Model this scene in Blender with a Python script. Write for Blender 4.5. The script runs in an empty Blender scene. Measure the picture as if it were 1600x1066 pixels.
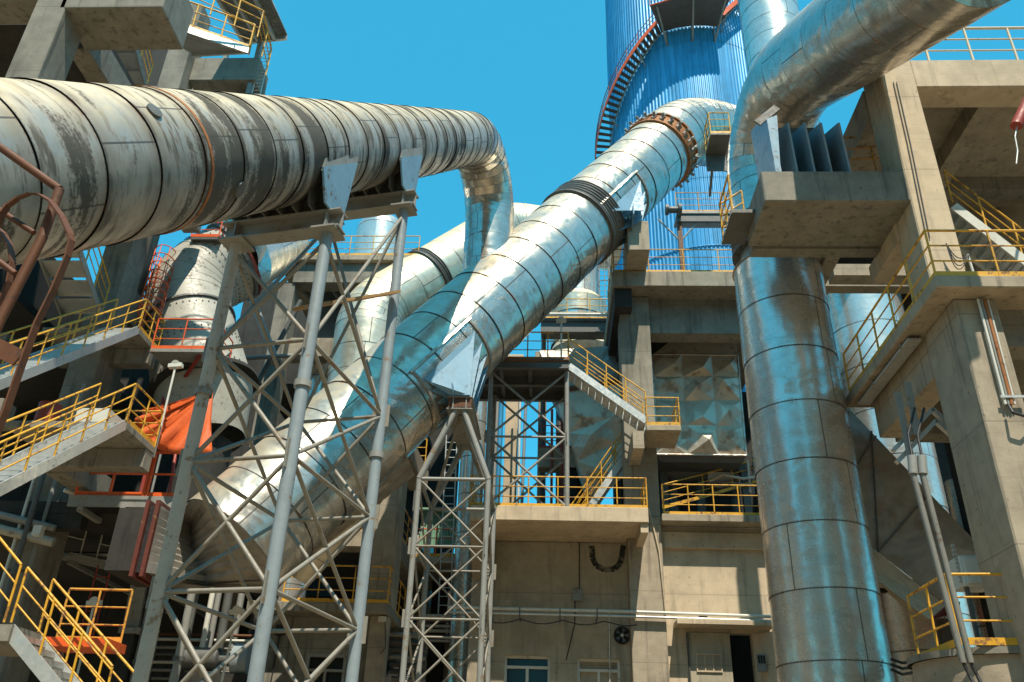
import bpy, math, random
from mathutils import Vector, Matrix, noise
R = math.radians
random.seed(7)
SC = bpy.context.scene
COL = SC.collection
V = Vector
# ---------------------------------------------------------------- camera
CAM = V((0, 0, 1.6)); FPX = 1333.0
yaw, pitch, roll = R(3.0), R(28.5), R(1.87)
Fw = V((-math.sin(yaw)*math.cos(pitch), math.cos(yaw)*math.cos(pitch), math.sin(pitch)))
Rt0 = V((math.cos(yaw), math.sin(yaw), 0)); Up0 = Rt0.cross(Fw)
Rt = Rt0*math.cos(roll) + Up0*math.sin(roll); Up = Up0*math.cos(roll) - Rt0*math.sin(roll)
cd = bpy.data.cameras.new('camera'); cam = bpy.data.objects.new('camera', cd); COL.objects.link(cam)
cd.sensor_width = 36; cd.lens = FPX/1600*36; cd.clip_end = 5000; cd.clip_start = .1
m = Matrix((Rt, Up, -Fw)).transposed().to_4x4(); m.translation = CAM; cam.matrix_world = m
SC.camera = cam
# ---------------------------------------------------------------- placement helpers (survey of the plant from one station)
def ray(px, py): return Fw + Rt*((px-800)/FPX) + Up*((533-py)/FPX)
def P(px, py, Y): d = ray(px, py); return CAM + d*(Y/d.y)
def PZ(px, py, Z): d = ray(px, py); return CAM + d*((Z-CAM.z)/d.z)
def PD(px, py, z): return CAM + ray(px, py)*z
def XYZ(px, Y, Z):
    n = Rt - Fw*((px-800)/FPX); return V((-(Y*n.y + (Z-CAM.z)*n.z)/n.x, Y, Z))
def ZXY(py, X, Y):
    n = Up - Fw*((533-py)/FPX); return -(X*n.x + Y*n.y)/n.z + CAM.z
# ---------------------------------------------------------------- mesh builder
class MB:
    def __init__(s): s.v = []; s.f = []; s.uv = []; s.sm = []; s.has = False
    def add(s, vs, fs, uv=None, smooth=False):
        b = len(s.v); s.v += [V(a) for a in vs]
        for i, f in enumerate(fs):
            s.f.append([b+k for k in f]); s.sm.append(smooth); s.uv.append(uv[i] if uv else None)
        if uv: s.has = True
        return s
    def box(s, x0, x1, y0, y1, z0, z1):
        x0, x1 = min(x0, x1), max(x0, x1); y0, y1 = min(y0, y1), max(y0, y1); z0, z1 = min(z0, z1), max(z0, z1)
        return s.add([(x0,y0,z0),(x1,y0,z0),(x1,y1,z0),(x0,y1,z0),(x0,y0,z1),(x1,y0,z1),(x1,y1,z1),(x0,y1,z1)],
              [(0,3,2,1),(4,5,6,7),(0,1,5,4),(1,2,6,5),(2,3,7,6),(3,0,4,7)])
    def hexa(s, a, b):      # a,b: 4 points each
        return s.add(list(a)+list(b), [(3,2,1,0),(4,5,6,7),(0,1,5,4),(1,2,6,5),(2,3,7,6),(3,0,4,7)])
    def prism(s, pts, d):   # polygon extruded by vector d
        n = len(pts); d = V(d); a = [V(p) for p in pts]; b = [p+d for p in a]
        return s.add(a+b, [tuple(range(n-1, -1, -1)), tuple(range(n, 2*n))] + [(i, (i+1) % n, n+(i+1) % n, n+i) for i in range(n)])
    def beam(s, p, q, w, h, up=(0,0,1)):
        p, q = V(p), V(q); t = (q-p).normalized(); u = V(up)
        if abs(t.dot(u)) > .98: u = V((0,1,0))
        sd = t.cross(u).normalized()*w/2; uu = sd.cross(t).normalized()*h/2
        return s.hexa([p-sd-uu, p+sd-uu, p+sd+uu, p-sd+uu], [q-sd-uu, q+sd-uu, q+sd+uu, q-sd+uu])
    def ibeam(s, p, q, w, h, t=.03, up=(0,0,1)):
        p, q = V(p), V(q); u = V(up)
        s.beam(p+u*(h/2-t/2), q+u*(h/2-t/2), w, t, up); s.beam(p-u*(h/2-t/2), q-u*(h/2-t/2), w, t, up)
        s.beam(p, q, t, h-2*t, up); return s
    def tube(s, p, q, r, n=8, r2=None, caps=True):
        p, q = V(p), V(q); t = (q-p)
        if t.length < 1e-5: return s
        t.normalize(); a = t.orthogonal().normalized(); b = t.cross(a); r2 = r if r2 is None else r2
        vs = [p+(a*math.cos(k*2*math.pi/n)+b*math.sin(k*2*math.pi/n))*r for k in range(n)] + \
             [q+(a*math.cos(k*2*math.pi/n)+b*math.sin(k*2*math.pi/n))*r2 for k in range(n)]
        s.add(vs, [(k, (k+1) % n, n+(k+1) % n, n+k) for k in range(n)], smooth=True)
        if caps: s.add(vs, [tuple(range(n-1, -1, -1)), tuple(range(n, 2*n))])
        return s
    def path(s, pts, r, n=8):
        for a, b in zip(pts, pts[1:]): s.tube(a, b, r, n)
        return s
    def lathe(s, o, ax, prof, n=40, smooth=True, arc=(0, 1), u0=0):
        o = V(o); t = V(ax).normalized(); a = t.orthogonal().normalized(); b = t.cross(a)
        if abs(t.z) > .9: a = V((0,-1,0)); a = (a - t*a.dot(t)).normalized(); b = t.cross(a)
        for j, ((t0, r0), (t1, r1)) in enumerate(zip(prof, prof[1:])):
            vs = []; 
            for k in range(n+1):
                an = 2*math.pi*(arc[0]+(arc[1]-arc[0])*k/n); d = a*math.cos(an)+b*math.sin(an)
                vs += [o+t*t0+d*r0, o+t*t1+d*r1]
            s.add(vs, [(2*k, 2*k+2, 2*k+3, 2*k+1) for k in range(n)],
                  uv=[((u0+j+.001, k/n), (u0+j+.001, (k+1)/n), (u0+j+.999, (k+1)/n), (u0+j+.999, k/n)) for k in range(n)], smooth=smooth)
        return s
def link_mesh(name, mb, mat, loc, bevel=0):
    me = bpy.data.meshes.new(name); loc = V(loc)
    me.from_pydata([v-loc for v in mb.v], [], mb.f)
    me.polygons.foreach_set('use_smooth', mb.sm)
    if mb.has:
        uv = me.uv_layers.new(name='UVMap'); i = 0
        for p, u in zip(me.polygons, mb.uv):
            for k in range(p.loop_total): uv.data[p.loop_start+k].uv = u[k] if u else (0.5, 0.5)
    me.materials.append(mat); me.validate(); me.update()
    o = bpy.data.objects.new(name, me); COL.objects.link(o)
    if bevel:
        b = o.modifiers.new('edge', 'BEVEL'); b.width = bevel; b.segments = 1; b.limit_method = 'ANGLE'
    return o
class Thing:
    def __init__(s, name, label, cat, loc, group=None):
        s.loc = V(loc); s.o = bpy.data.objects.new(name, None); COL.objects.link(s.o); s.o.location = s.loc
        s.o.empty_display_size = .3
        s.o['label'] = label; s.o['category'] = cat
        if group: s.o['group'] = group
    def part(s, name, mb, mat, label=None, parent=None, bevel=0):
        o = link_mesh(name, mb, mat, s.loc, bevel); o.parent = parent or s.o
        if label: o['label'] = label
        return o
def solo(name, mb, mat, label, cat, group=None, bevel=0):
    c = sum(mb.v, V())/len(mb.v); c.z = min(v.z for v in mb.v)
    o = link_mesh(name, mb, mat, c, bevel); o.location = c
    o['label'] = label; o['category'] = cat
    if group: o['group'] = group
    return o
def setting(name, mb, mat, kind='structure'):
    o = link_mesh(name, mb, mat, (0,0,0)); o['kind'] = kind; return o
# ---------------------------------------------------------------- materials
class NT:
    def __init__(s, name):
        s.m = bpy.data.materials.new(name); s.m.use_nodes = True; s.t = s.m.node_tree; s.t.nodes.clear()
        s.b = s.n('ShaderNodeBsdfPrincipled'); o = s.n('ShaderNodeOutputMaterial'); s.l(s.b.outputs[0], o.inputs[0])
    def n(s, ty, **k):
        n = s.t.nodes.new(ty)
        for a, b in k.items(): setattr(n, a, b)
        return n
    def l(s, a, b): s.t.links.new(a, b)
    def setin(s, i, v):
        if hasattr(v, 'is_output'): s.l(v, i)
        else: i.default_value = v
    def math(s, op, a, b=0., c=0., clamp=False):
        n = s.n('ShaderNodeMath', operation=op, use_clamp=clamp)
        for i, v in zip(n.inputs, (a, b, c)): s.setin(i, v)
        return n.outputs[0]
    def mix(s, f, a, b):
        n = s.n('ShaderNodeMix', data_type='RGBA'); s.setin(n.inputs[0], f)
        s.setin(n.inputs[6], (*a, 1) if isinstance(a, tuple) else a); s.setin(n.inputs[7], (*b, 1) if isinstance(b, tuple) else b)
        return n.outputs[2]
    def noise(s, vec, scale, detail=3., rough=.55, dist=0.):
        n = s.n('ShaderNodeTexNoise'); s.l(vec, n.inputs['Vector']); n.inputs['Scale'].default_value = scale
        n.inputs['Detail'].default_value = detail; n.inputs['Roughness'].default_value = rough; n.inputs['Distortion'].default_value = dist
        return n.outputs[0]
    def map(s, v, a, b, c=0., d=1., smooth=True):
        n = s.n('ShaderNodeMapRange', interpolation_type='SMOOTHSTEP' if smooth else 'LINEAR'); s.setin(n.inputs[0], v)
        for i, x in zip(n.inputs[1:5], (a, b, c, d)): i.default_value = x
        return n.outputs[0]
    def scale(s, vec, sx, sy, sz):
        n = s.n('ShaderNodeVectorMath', operation='MULTIPLY'); s.l(vec, n.inputs[0]); n.inputs[1].default_value = (sx, sy, sz); return n.outputs[0]
    def pos(s): return s.n('ShaderNodeNewGeometry').outputs['Position']
    def obj(s): return s.n('ShaderNodeTexCoord').outputs['Object']
    def bump(s, h, strength, dist=.05, prev=None):
        n = s.n('ShaderNodeBump'); s.l(h, n.inputs['Height']); n.inputs['Strength'].default_value = strength; n.inputs['Distance'].default_value = dist
        if prev is not None: s.l(prev, n.inputs['Normal'])
        return n.outputs[0]
    def out(s, col=None, rough=None, metal=None, nrm=None):
        for k, v in (('Base Color', col), ('Roughness', rough), ('Metallic', metal), ('Normal', nrm)):
            if v is None: continue
            if isinstance(v, tuple): v = (*v, 1)
            s.setin(s.b.inputs[k], v)
        return s.m
def cladding(name, base=(.62,.62,.58), rough=.26, dust=.5, soot=0., rust=.2, seam=True, wrinkle=.5, sw=.011, grime=.4, mt=.72, fb=.12):
    t = NT(name); p = t.pos(); uvn = t.n('ShaderNodeTexCoord').outputs['UV']
    sep = t.n('ShaderNodeSeparateXYZ'); t.l(uvn, sep.inputs[0]); u, v = sep.outputs[0], sep.outputs[1]
    seg = t.math('FLOOR', u); fr = t.math('FRACT', u)
    wn = t.n('ShaderNodeTexWhiteNoise', noise_dimensions='1D'); t.l(seg, wn.inputs['W']); rnd = wn.outputs['Value']
    # distance to the nearest ring seam, 0..0.5
    ds = t.math('MINIMUM', fr, t.math('SUBTRACT', 1., fr))
    big = t.noise(p, .45, 3); mid = t.noise(p, 2.2, 5, .65); fine = t.noise(p, 22., 3)
    comb = t.n('ShaderNodeCombineXYZ'); t.l(t.math('MULTIPLY', u, 2.2), comb.inputs[0]); t.l(t.math('MULTIPLY', v, 2.4), comb.inputs[1])
    streak = t.noise(comb.outputs[0], 3.2, 4, .6)            # run-off marks round the shell
    col = t.mix(t.map(rnd, 0, 1, 0, .3, False), base, tuple(c*.62 for c in base))
    col = t.mix(t.math('MULTIPLY', t.map(mid, .42, .75), grime), col, (.16,.16,.14))
    col = t.mix(t.math('MULTIPLY', t.map(streak, .5, .72), grime*.7), col, (.2,.19,.16))
    # dust settled on the upper side
    nz = t.n('ShaderNodeSeparateXYZ'); t.l(t.n('ShaderNodeNewGeometry').outputs['Normal'], nz.inputs[0])
    up = t.map(t.math('ADD', nz.outputs[2], t.math('MULTIPLY', t.math('SUBTRACT', mid, .5), .9)), .05, .85)
    df = t.math('MULTIPLY', up, dust, clamp=True)
    col = t.mix(df, col, (.66,.55,.34))
    metal = t.math('SUBTRACT', mt, t.math('MULTIPLY', df, .5), clamp=True); rg = t.math('ADD', t.math('ADD', rough-.06, t.math('MULTIPLY', mid, .22)), t.math('MULTIPLY', df, .35))
    if rust:
        rf = t.map(t.noise(p, 1.1, 5, .7), .70-.06*rust, .76-.04*rust)
        rf2 = t.math('MULTIPLY', t.map(ds, 0., .06, 1., 0.), t.map(t.noise(p, 1.7, 3), .56, .66))
        rf = t.math('MAXIMUM', t.math('MULTIPLY', rf, min(1, rust*2)), t.math('MULTIPLY', rf2, min(1, rust*2)), clamp=True)
        col = t.mix(rf, col, (.22,.09,.025)); metal = t.math('MULTIPLY', metal, t.math('SUBTRACT', 1., rf))
    if soot:
        w = t.math('MULTIPLY', t.math('SUBTRACT', 1., t.map(t.math('ADD', ds, t.math('MULTIPLY', t.math('SUBTRACT', mid, .5), .35)), .04, .30)), t.map(t.noise(p, .8, 4, .6), .34, .52))
        w2 = t.math('MULTIPLY', t.map(streak, .48, .62), t.map(big, .36, .56))
        cb = t.n('ShaderNodeCombineXYZ'); t.l(t.math('MULTIPLY', u, .95), cb.inputs[0]); t.l(t.math('MULTIPLY', v, 1.5), cb.inputs[1])
        bands = t.map(t.math('ADD', t.noise(cb.outputs[0], 1.25, 5, .62, .25), t.math('MULTIPLY', t.math('SUBTRACT', fine, .5), .12)), .525, .60)
        w = t.math('MULTIPLY', w, .45); w = t.math('MAXIMUM', w, t.math('MULTIPLY', bands, .92))
        w = t.math('MULTIPLY', t.math('MAXIMUM', w, t.math('MULTIPLY', w2, .8)), soot, clamp=True)
        col = t.mix(w, col, (.035,.034,.028)); metal = t.math('MULTIPLY', metal, t.math('SUBTRACT', 1., w)); rg = t.math('ADD', rg, t.math('MULTIPLY', w, .4))
    if seam:
        s1 = t.math('LESS_THAN', ds, sw)
        vo = t.math('FRACT', t.math('ADD', t.math('MULTIPLY', v, 3.), t.math('MULTIPLY', rnd, .6)))
        s2 = t.math('LESS_THAN', t.math('ABSOLUTE', t.math('SUBTRACT', vo, .5)), .006)
        dots = t.math('MULTIPLY', t.math('LESS_THAN', t.math('FRACT', t.math('MULTIPLY', v, 90.)), .16), t.math('LESS_THAN', t.math('ABSOLUTE', t.math('SUBTRACT', ds, sw*1.7)), sw*.45))
        sm = t.math('MULTIPLY', t.math('MAXIMUM', t.math('MAXIMUM', s1, s2), t.math('MULTIPLY', dots, .8)), .85)
        col = t.mix(sm, col, (.04,.04,.035)); metal = t.math('MULTIPLY', metal, t.math('SUBTRACT', 1., sm))
    nr = t.bump(t.noise(p, .9, 2, .5, .6), wrinkle, .22)
    nr = t.bump(mid, fb, .02, nr)
    return t.out(col, rg, metal, nr)
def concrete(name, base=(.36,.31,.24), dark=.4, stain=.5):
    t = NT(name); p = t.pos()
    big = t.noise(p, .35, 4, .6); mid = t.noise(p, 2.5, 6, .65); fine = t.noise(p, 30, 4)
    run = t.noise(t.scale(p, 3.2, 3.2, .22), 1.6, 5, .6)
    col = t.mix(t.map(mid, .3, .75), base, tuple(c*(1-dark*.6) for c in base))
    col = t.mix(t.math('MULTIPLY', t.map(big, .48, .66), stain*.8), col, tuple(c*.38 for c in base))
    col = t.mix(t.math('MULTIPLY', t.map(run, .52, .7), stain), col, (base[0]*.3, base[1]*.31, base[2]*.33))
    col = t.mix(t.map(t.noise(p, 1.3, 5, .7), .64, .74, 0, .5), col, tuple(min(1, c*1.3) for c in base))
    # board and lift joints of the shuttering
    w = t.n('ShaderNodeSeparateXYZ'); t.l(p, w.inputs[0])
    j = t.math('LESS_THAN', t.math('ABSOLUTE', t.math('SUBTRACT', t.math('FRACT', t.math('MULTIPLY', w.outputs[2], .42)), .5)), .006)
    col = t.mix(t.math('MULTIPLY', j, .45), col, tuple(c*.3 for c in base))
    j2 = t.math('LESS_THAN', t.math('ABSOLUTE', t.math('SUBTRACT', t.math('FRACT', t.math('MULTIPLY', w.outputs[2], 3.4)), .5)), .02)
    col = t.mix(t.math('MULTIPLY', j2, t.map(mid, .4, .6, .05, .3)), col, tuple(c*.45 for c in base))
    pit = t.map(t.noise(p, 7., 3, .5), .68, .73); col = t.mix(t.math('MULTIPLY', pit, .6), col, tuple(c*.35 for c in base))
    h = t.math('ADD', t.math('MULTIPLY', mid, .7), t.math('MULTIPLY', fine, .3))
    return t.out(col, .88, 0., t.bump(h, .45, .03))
def paint(name, base, rough=.42, wear=.35, worn=(.16,.08,.035), metal=0.):
    t = NT(name); p = t.pos()
    a = t.noise(p, 1.6, 5, .7); b = t.noise(p, 9., 4, .6)
    col = t.mix(t.map(a, .35, .75, 0, .55), base, tuple(c*.66 for c in base))
    col = t.mix(t.map(t.math('ADD', t.math('MULTIPLY', a, .5), t.math('MULTIPLY', b, .5)), .60-.1*wear, .66-.08*wear), col, worn)
    return t.out(col, t.map(b, .3, .7, rough-.08, rough+.15), metal, t.bump(b, .15, .005))
def corrug(name, base, period=.3, wear=.3, ring=True):
    t = NT(name); p = t.pos()
    run = t.noise(t.scale(p, 2.5, 2.5, .12), 1.3, 5, .65); b = t.noise(p, .6, 4, .6)
    col = t.mix(t.map(run, .42, .66, 0, .6), base, tuple(min(1, c*1.6+.03) for c in base))
    col = t.mix(t.math('MULTIPLY', t.map(b, .5, .68), wear), col, tuple(c*.4 for c in base))
    return t.out(col, .42, .15, t.bump(run, .2, .02))
MT = {}
MT['duct_old'] = cladding('weathered aluminium cladding', (.46,.43,.38), .34, .7, 1.0, .6, sw=.012, wrinkle=.2, grime=.8, mt=.45)
MT['duct'] = cladding('aluminium cladding', (.62,.575,.51), .22, .62, 0, .5, wrinkle=.48, grime=.42, mt=.80)
MT['duct_clean'] = cladding('clean aluminium cladding', (.84,.77,.69), .22, .14, 0, .12, wrinkle=.2, grime=.28, mt=.74, fb=.05)
MT['duct_tan'] = cladding('dusty tan cladding', (.66,.62,.5), .36, .9, 0, .3, wrinkle=.3, grime=.3)
MT['duct_plain'] = cladding('plain sheet metal', (.66,.60,.52), .30, .2, 0, .2, seam=False, wrinkle=.9, grime=.5)
MT['crumple'] = cladding('crumpled sheet metal', (.66,.58,.46), .34, .15, 0, .3, seam=False, wrinkle=.3, grime=.35, mt=.42)
MT['hopper'] = cladding('dull grey sheet metal', (.34,.32,.29), .42, .15, 0, .15, seam=False, wrinkle=.5, grime=.7, mt=.5)
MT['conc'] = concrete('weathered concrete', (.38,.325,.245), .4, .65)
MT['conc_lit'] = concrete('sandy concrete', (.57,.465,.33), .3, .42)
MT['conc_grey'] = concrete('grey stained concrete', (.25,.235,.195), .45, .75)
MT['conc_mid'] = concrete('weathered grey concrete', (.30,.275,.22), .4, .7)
MT['conc_dark'] = concrete('shade-dark concrete', (.035,.034,.03), .5, .8)  # near-black base paints the shade of the open bays into the concrete
MT['wall'] = concrete('rendered wall', (.41,.365,.275), .3, .45)
MT['yellow'] = paint('yellow paint', (.68,.36,.025), .48, .8, (.22,.10,.03))
MT['yellow_rust'] = paint('rusty yellow paint', (.62,.30,.04), .5, .9)
MT['white_rail'] = paint('faded cream paint', (.62,.52,.36), .5, .4)
MT['orange'] = paint('orange red paint', (.72,.11,.02), .4, .25)
MT['red'] = paint('dark red paint', (.28,.035,.022), .5, .6)
MT['grey'] = paint('grey paint', (.26,.265,.25), .45, .5, (.2,.15,.1))
MT['greyblue'] = paint('blue grey paint', (.25,.30,.33), .4, .25, (.2,.15,.1))
MT['buff'] = paint('dusty buff paint', (.25,.235,.20), .5, .5, (.2,.14,.09))
MT['steel_mid'] = paint('mid grey steel', (.19,.19,.17), .5, .4, (.12,.08,.05))
MT['steel_dark'] = paint('dark steel', (.10,.105,.10), .5, .3, (.06,.045,.03))
MT['saddle'] = paint('pale blue primer', (.17,.33,.46), .5, .3, (.12,.1,.08))
MT['galv'] = paint('galvanised steel', (.55,.56,.54), .38, .2, (.3,.28,.24), .5)
MT['rust'] = paint('rusted brown paint', (.12,.04,.012), .6, .5, (.06,.025,.012))
MT['flange_dark'] = paint('shade-darkened rusty flange', (.12,.025,.015), .6, .6)  # rust red darkened to hold the shade around the inlet
MT['rust_band'] = paint('rust orange band', (.34,.13,.04), .7, .6, (.14,.06,.02))
MT['blue_sheet'] = corrug('blue corrugated sheet', (.03,.24,.46))
MT['green_sheet'] = corrug('green corrugated sheet', (.20,.36,.26))
MT['roof_sheet'] = corrug('grey corrugated sheet', (.22,.24,.23))
MT['black'] = paint('black rubber', (.02,.02,.022), .5, .1, (.05,.045,.04))
MT['vessel'] = paint('pale vessel steel', (.38,.37,.32), .5, .5, (.18,.16,.12))
MT['leg'] = paint('sunlit-pale leg paint', (.46,.42,.36), .5, .5, (.25,.17,.1))  # pale base stands in for sunlight on the left trestle legs
MT['wood'] = paint('raw timber', (.38,.22,.09), .7, .4, (.18,.1,.05))
MT['white'] = paint('dusty white enamel', (.62,.62,.56), .4, .15, (.35,.3,.22))
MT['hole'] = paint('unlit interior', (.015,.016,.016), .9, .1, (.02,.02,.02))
g = NT('window glass'); g.b.inputs['Specular IOR Level'].default_value = .25; MT['glass'] = g.out((.018,.024,.024), .12, 0.)
t = NT('tarpaulin'); t_ = t.noise(t.pos(), 3, 4); MT['tarp'] = t.out(t.mix(t_, (.85,.16,.03), (.55,.09,.02)), .55, 0., t.bump(t.noise(t.pos(), 8, 4), .3, .03))
t = NT('ground'); p = t.pos(); a = t.noise(p, .25, 5, .6); b = t.noise(p, 6, 5)
MT['ground'] = t.out(t.mix(t.map(a, .35, .65), (.34,.25,.145), (.22,.17,.11)), .95, 0., t.bump(b, .3, .03))
# ---------------------------------------------------------------- kit of parts
def rounded(pts, rad, k=7):
    """polyline -> (points, is_bend) with corners replaced by arcs of radius rad"""
    out = [V(pts[0])]
    for i in range(1, len(pts)-1):
        p = V(pts[i]); a = (V(pts[i-1])-p); b = (V(pts[i+1])-p); la, lb = a.length, b.length
        a.normalize(); b.normalize(); th = a.angle(b); rr = rad[i-1] if isinstance(rad, (list, tuple)) else rad
        d = min(rr/math.tan(th/2), la*.95, lb*.95); r_ = d*math.tan(th/2)
        c = p+(a+b).normalized()*(r_/math.sin(th/2)); s = p+a*d-c; e = p+b*d-c
        ang = s.angle(e)
        for j in range(k+1):
            w = j/k; out.append(c+(s*math.sin((1-w)*ang)+e*math.sin(w*ang))/math.sin(ang))
    out.append(V(pts[-1])); return out
def duct(T, pts, rads, L, mat, name='casing', n=44, jit=.006, label=None, parent=None, rnd=None):
    """stations along a centre line; every cladding sheet is its own ring of metal, lapped over the next"""
    rng = random.Random(len(pts)*13+int(L*100)); st = []; tot = 0; lens = [(b-a).length for a, b in zip(pts, pts[1:])]
    S = sum(lens); acc = 0
    if not isinstance(rads, (list, tuple)): rads = [rads, rads]
    def rad(s):
        w = s/S*(len(rads)-1); i = min(int(w), len(rads)-2); return rads[i]+(rads[i+1]-rads[i])*(w-i)
    for i, (a, b) in enumerate(zip(pts, pts[1:])):
        m_ = max(1, round(lens[i]/L))
        for j in range(m_): st.append((a.lerp(b, j/m_), acc+lens[i]*j/m_))
        acc += lens[i]
    st.append((pts[-1], S))
    c = [s[0] for s in st]; tg = []
    for i in range(len(c)):
        a = c[max(i-1, 0)]; b = c[min(i+1, len(c)-1)]; d = V((0,0,0))
        if i > 0: d += (c[i]-c[i-1]).normalized()
        if i < len(c)-1: d += (c[i+1]-c[i]).normalized()
        tg.append(d.normalized())
    a = tg[0].orthogonal().normalized(); ref = V((0,0,-1)); ref = ref-tg[0]*ref.dot(tg[0])
    if ref.length > .05: a = ref.normalized()
    rings = []
    for i in range(len(c)):
        a = (a-tg[i]*a.dot(tg[i])).normalized(); b = tg[i].cross(a); rings.append((a.copy(), b))
    mb = MB()
    for i in range(len(c)-1):
        r0 = rad(st[i][1])+jit+rng.uniform(-.3, .3)*jit; r1 = rad(st[i+1][1])-jit*.5
        vs = []; uv = []; (a0, b0), (a1, b1) = rings[i], rings[i+1]
        ph = rng.uniform(0, 6)
        for k in range(n+1):
            an = 2*math.pi*k/n; w = 1+.0025*math.sin(3*an+ph)
            vs += [c[i]+(a0*math.cos(an)+b0*math.sin(an))*r0*w, c[i+1]+(a1*math.cos(an)+b1*math.sin(an))*r1*w]
        mb.add(vs, [(2*k, 2*k+1, 2*k+3, 2*k+2) for k in range(n)],
               uv=[((i+.002, k/n), (i+.998, k/n), (i+.998, (k+1)/n), (i+.002, (k+1)/n)) for k in range(n)], smooth=True)
    for e, (i, sgn) in enumerate(((0, -1), (len(c)-1, 1))):   # closed ends
        a0, b0 = rings[i]; rr = rad(st[i][1])-jit
        mb.add([c[i]+(a0*math.cos(2*math.pi*k/n)+b0*math.sin(2*math.pi*k/n))*rr for k in range(n)], [tuple(range(n)) if sgn > 0 else tuple(range(n-1, -1, -1))])
    return T.part(name, mb, mat, label, parent)
def bellows(T, o, ax, r, w, folds=4, mat=None, name='expansion_joint', amp=.07, parent=None):
    prof = [(-w/2, r-.12), (-w/2, r+.09), (-w/2+.05, r+.09), (-w/2+.05, r)]; wi = w-.1
    for k in range(folds):
        t0 = -wi/2+wi*k/folds
        for j in range(6): prof.append((t0+wi/folds*j/6, r+amp*math.sin(math.pi*j/6)))
    prof += [(wi/2, r), (wi/2, r+.09), (w/2, r+.09), (w/2, r-.12)]
    return T.part(name, MB().lathe(o, ax, prof, 44), mat or MT['steel_dark'], parent=parent)
def band(T, o, ax, r, w, mat, name='flange', th=.06, parent=None, bolts=0, label=None):
    mb = MB().lathe(o, ax, [(-w/2, r-.1), (-w/2, r+th), (w/2, r+th), (w/2, r-.1)], 48, smooth=False)
    if bolts:
        t = V(ax).normalized(); a = t.orthogonal().normalized(); b = t.cross(a)
        for k in range(bolts):
            d = a*math.cos(k*2*math.pi/bolts)+b*math.sin(k*2*math.pi/bolts)
            mb.tube(V(o)+d*(r+th)-t*(w*.7), V(o)+d*(r+th)+t*(w*.7), .03, 6)
    return T.part(name, mb, mat, label, parent)
def rail_parts(T, pts, h=1.1, sp=1.3, mat=None, n=3, r=.025, toe=True, toemat=None, parent=None, ends=True):
    mat = mat or MT['yellow']; up = V((0,0,1)); pts = [V(p) for p in pts]
    T.part('handrail', MB().path([p+up*h for p in pts], r*1.1), mat, parent=parent)
    for k in range(1, n):
        T.part('mid_rail', MB().path([p+up*h*k/n for p in pts], r*.75, 6), mat, parent=parent)
    if toe:
        mb = MB()
        for a, b in zip(pts, pts[1:]): mb.beam(a+up*.06, b+up*.06, .015, .13)
        T.part('toe_board', mb, toemat or mat, parent=parent)
    for j, (a, b) in enumerate(zip(pts, pts[1:])):
        m_ = max(1, round((b-a).length/sp))
        for k in range(m_+(1 if j == len(pts)-2 else 0)):
            q = a.lerp(b, k/m_); T.part('post', MB().tube(q, q+up*(h-.01), r, 6), mat, parent=parent)
def railing(label, pts, h=1.1, sp=1.3, mat=None, n=3, r=.025, toe=True, group=None, toemat=None):
    T = Thing('railing', label, 'railing', pts[0], group); rail_parts(T, pts, h, sp, mat, n, r, toe, toemat); return T
def stair_parts(T, a, b, width, rise=.2, smat=None, tmat=None, rails=(1, 1), rmat=None, h=1.05, sp=1.3, str_h=.26, ndiv=None):
    """a, b: bottom and top of the LEFT stringer foot line; width: horizontal vector to the right stringer"""
    a, b, w = V(a), V(b), V(width); smat = smat or MT['galv']; n = ndiv or max(3, round(abs(b.z-a.z)/rise))
    for o in (V(), w):
        T.part('stringer', MB().beam(a+o, b+o, .05, str_h), smat)
    run = V((b.x-a.x, b.y-a.y, 0)); L = run.length; d = run.normalized(); dep = max(.22, L/n*.95)
    for k in range(n):
        c = a.lerp(b, (k+.5)/n); wn = w.normalized()*.03
        mb = MB(); p0 = c+wn-d*dep/2; q0 = c+w-wn-d*dep/2
        mb.hexa([p0, q0, q0+d*dep, p0+d*dep], [x+V((0,0,.04)) for x in (p0, q0, q0+d*dep, p0+d*dep)])
        mb.beam(p0-V((0,0,.03)), q0-V((0,0,.03)), .02, .07)
        T.part('tread', mb, tmat or smat)
    for o, on in ((V(), rails[0]), (w, rails[1])):
        if on: rail_parts(T, [a+o+V((0,0,.13)), b+o+V((0,0,.13))], h, sp, rmat, 3, toe=False)
def staircase(label, a, b, width, **k):
    T = Thing('staircase', label, 'staircase', a); stair_parts(T, a, b, width, **k); return T
def lattice(T, legs, levels, r, rb, mat=None, matb=None, faces=None, style='X', legmats=None, topz=None):
    """legs: list of 4 (x,y); levels: list of z (low to high)"""
    for i, (x, y) in enumerate(legs):
        T.part("leg", MB().tube((x, y, levels[0]), (x, y, topz[i] if topz else levels[-1]), r, 14), (legmats or [mat]*4)[i])
    n = len(legs)
    for i in range(n):
        if faces and i not in faces: continue
        (x0, y0), (x1, y1) = legs[i], legs[(i+1) % n]; m_ = (matb or mat)
        for j, (z0, z1) in enumerate(zip(levels, levels[1:])):
            e0 = z1 if not topz or j < len(levels)-2 else topz[i]-.15; e1 = z1 if not topz or j < len(levels)-2 else topz[(i+1) % n]-.15
            T.part('brace', MB().tube((x0, y0, z0), (x1, y1, e1), rb, 8), m_)
            if style == 'X': T.part('brace', MB().tube((x1, y1, z0), (x0, y0, e0), rb, 8), m_)
            if j: T.part('gusset', MB().beam(V((x0, y0, z0-.24)), V((x0, y0, z0+.24)), r*2+.14, .02, V((x1-x0, y1-y0, 0)).cross(V((0,0,1)))), m_)
            if j: T.part('strut', MB().tube((x0, y0, z0), (x1, y1, z0), rb, 8), m_)
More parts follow.
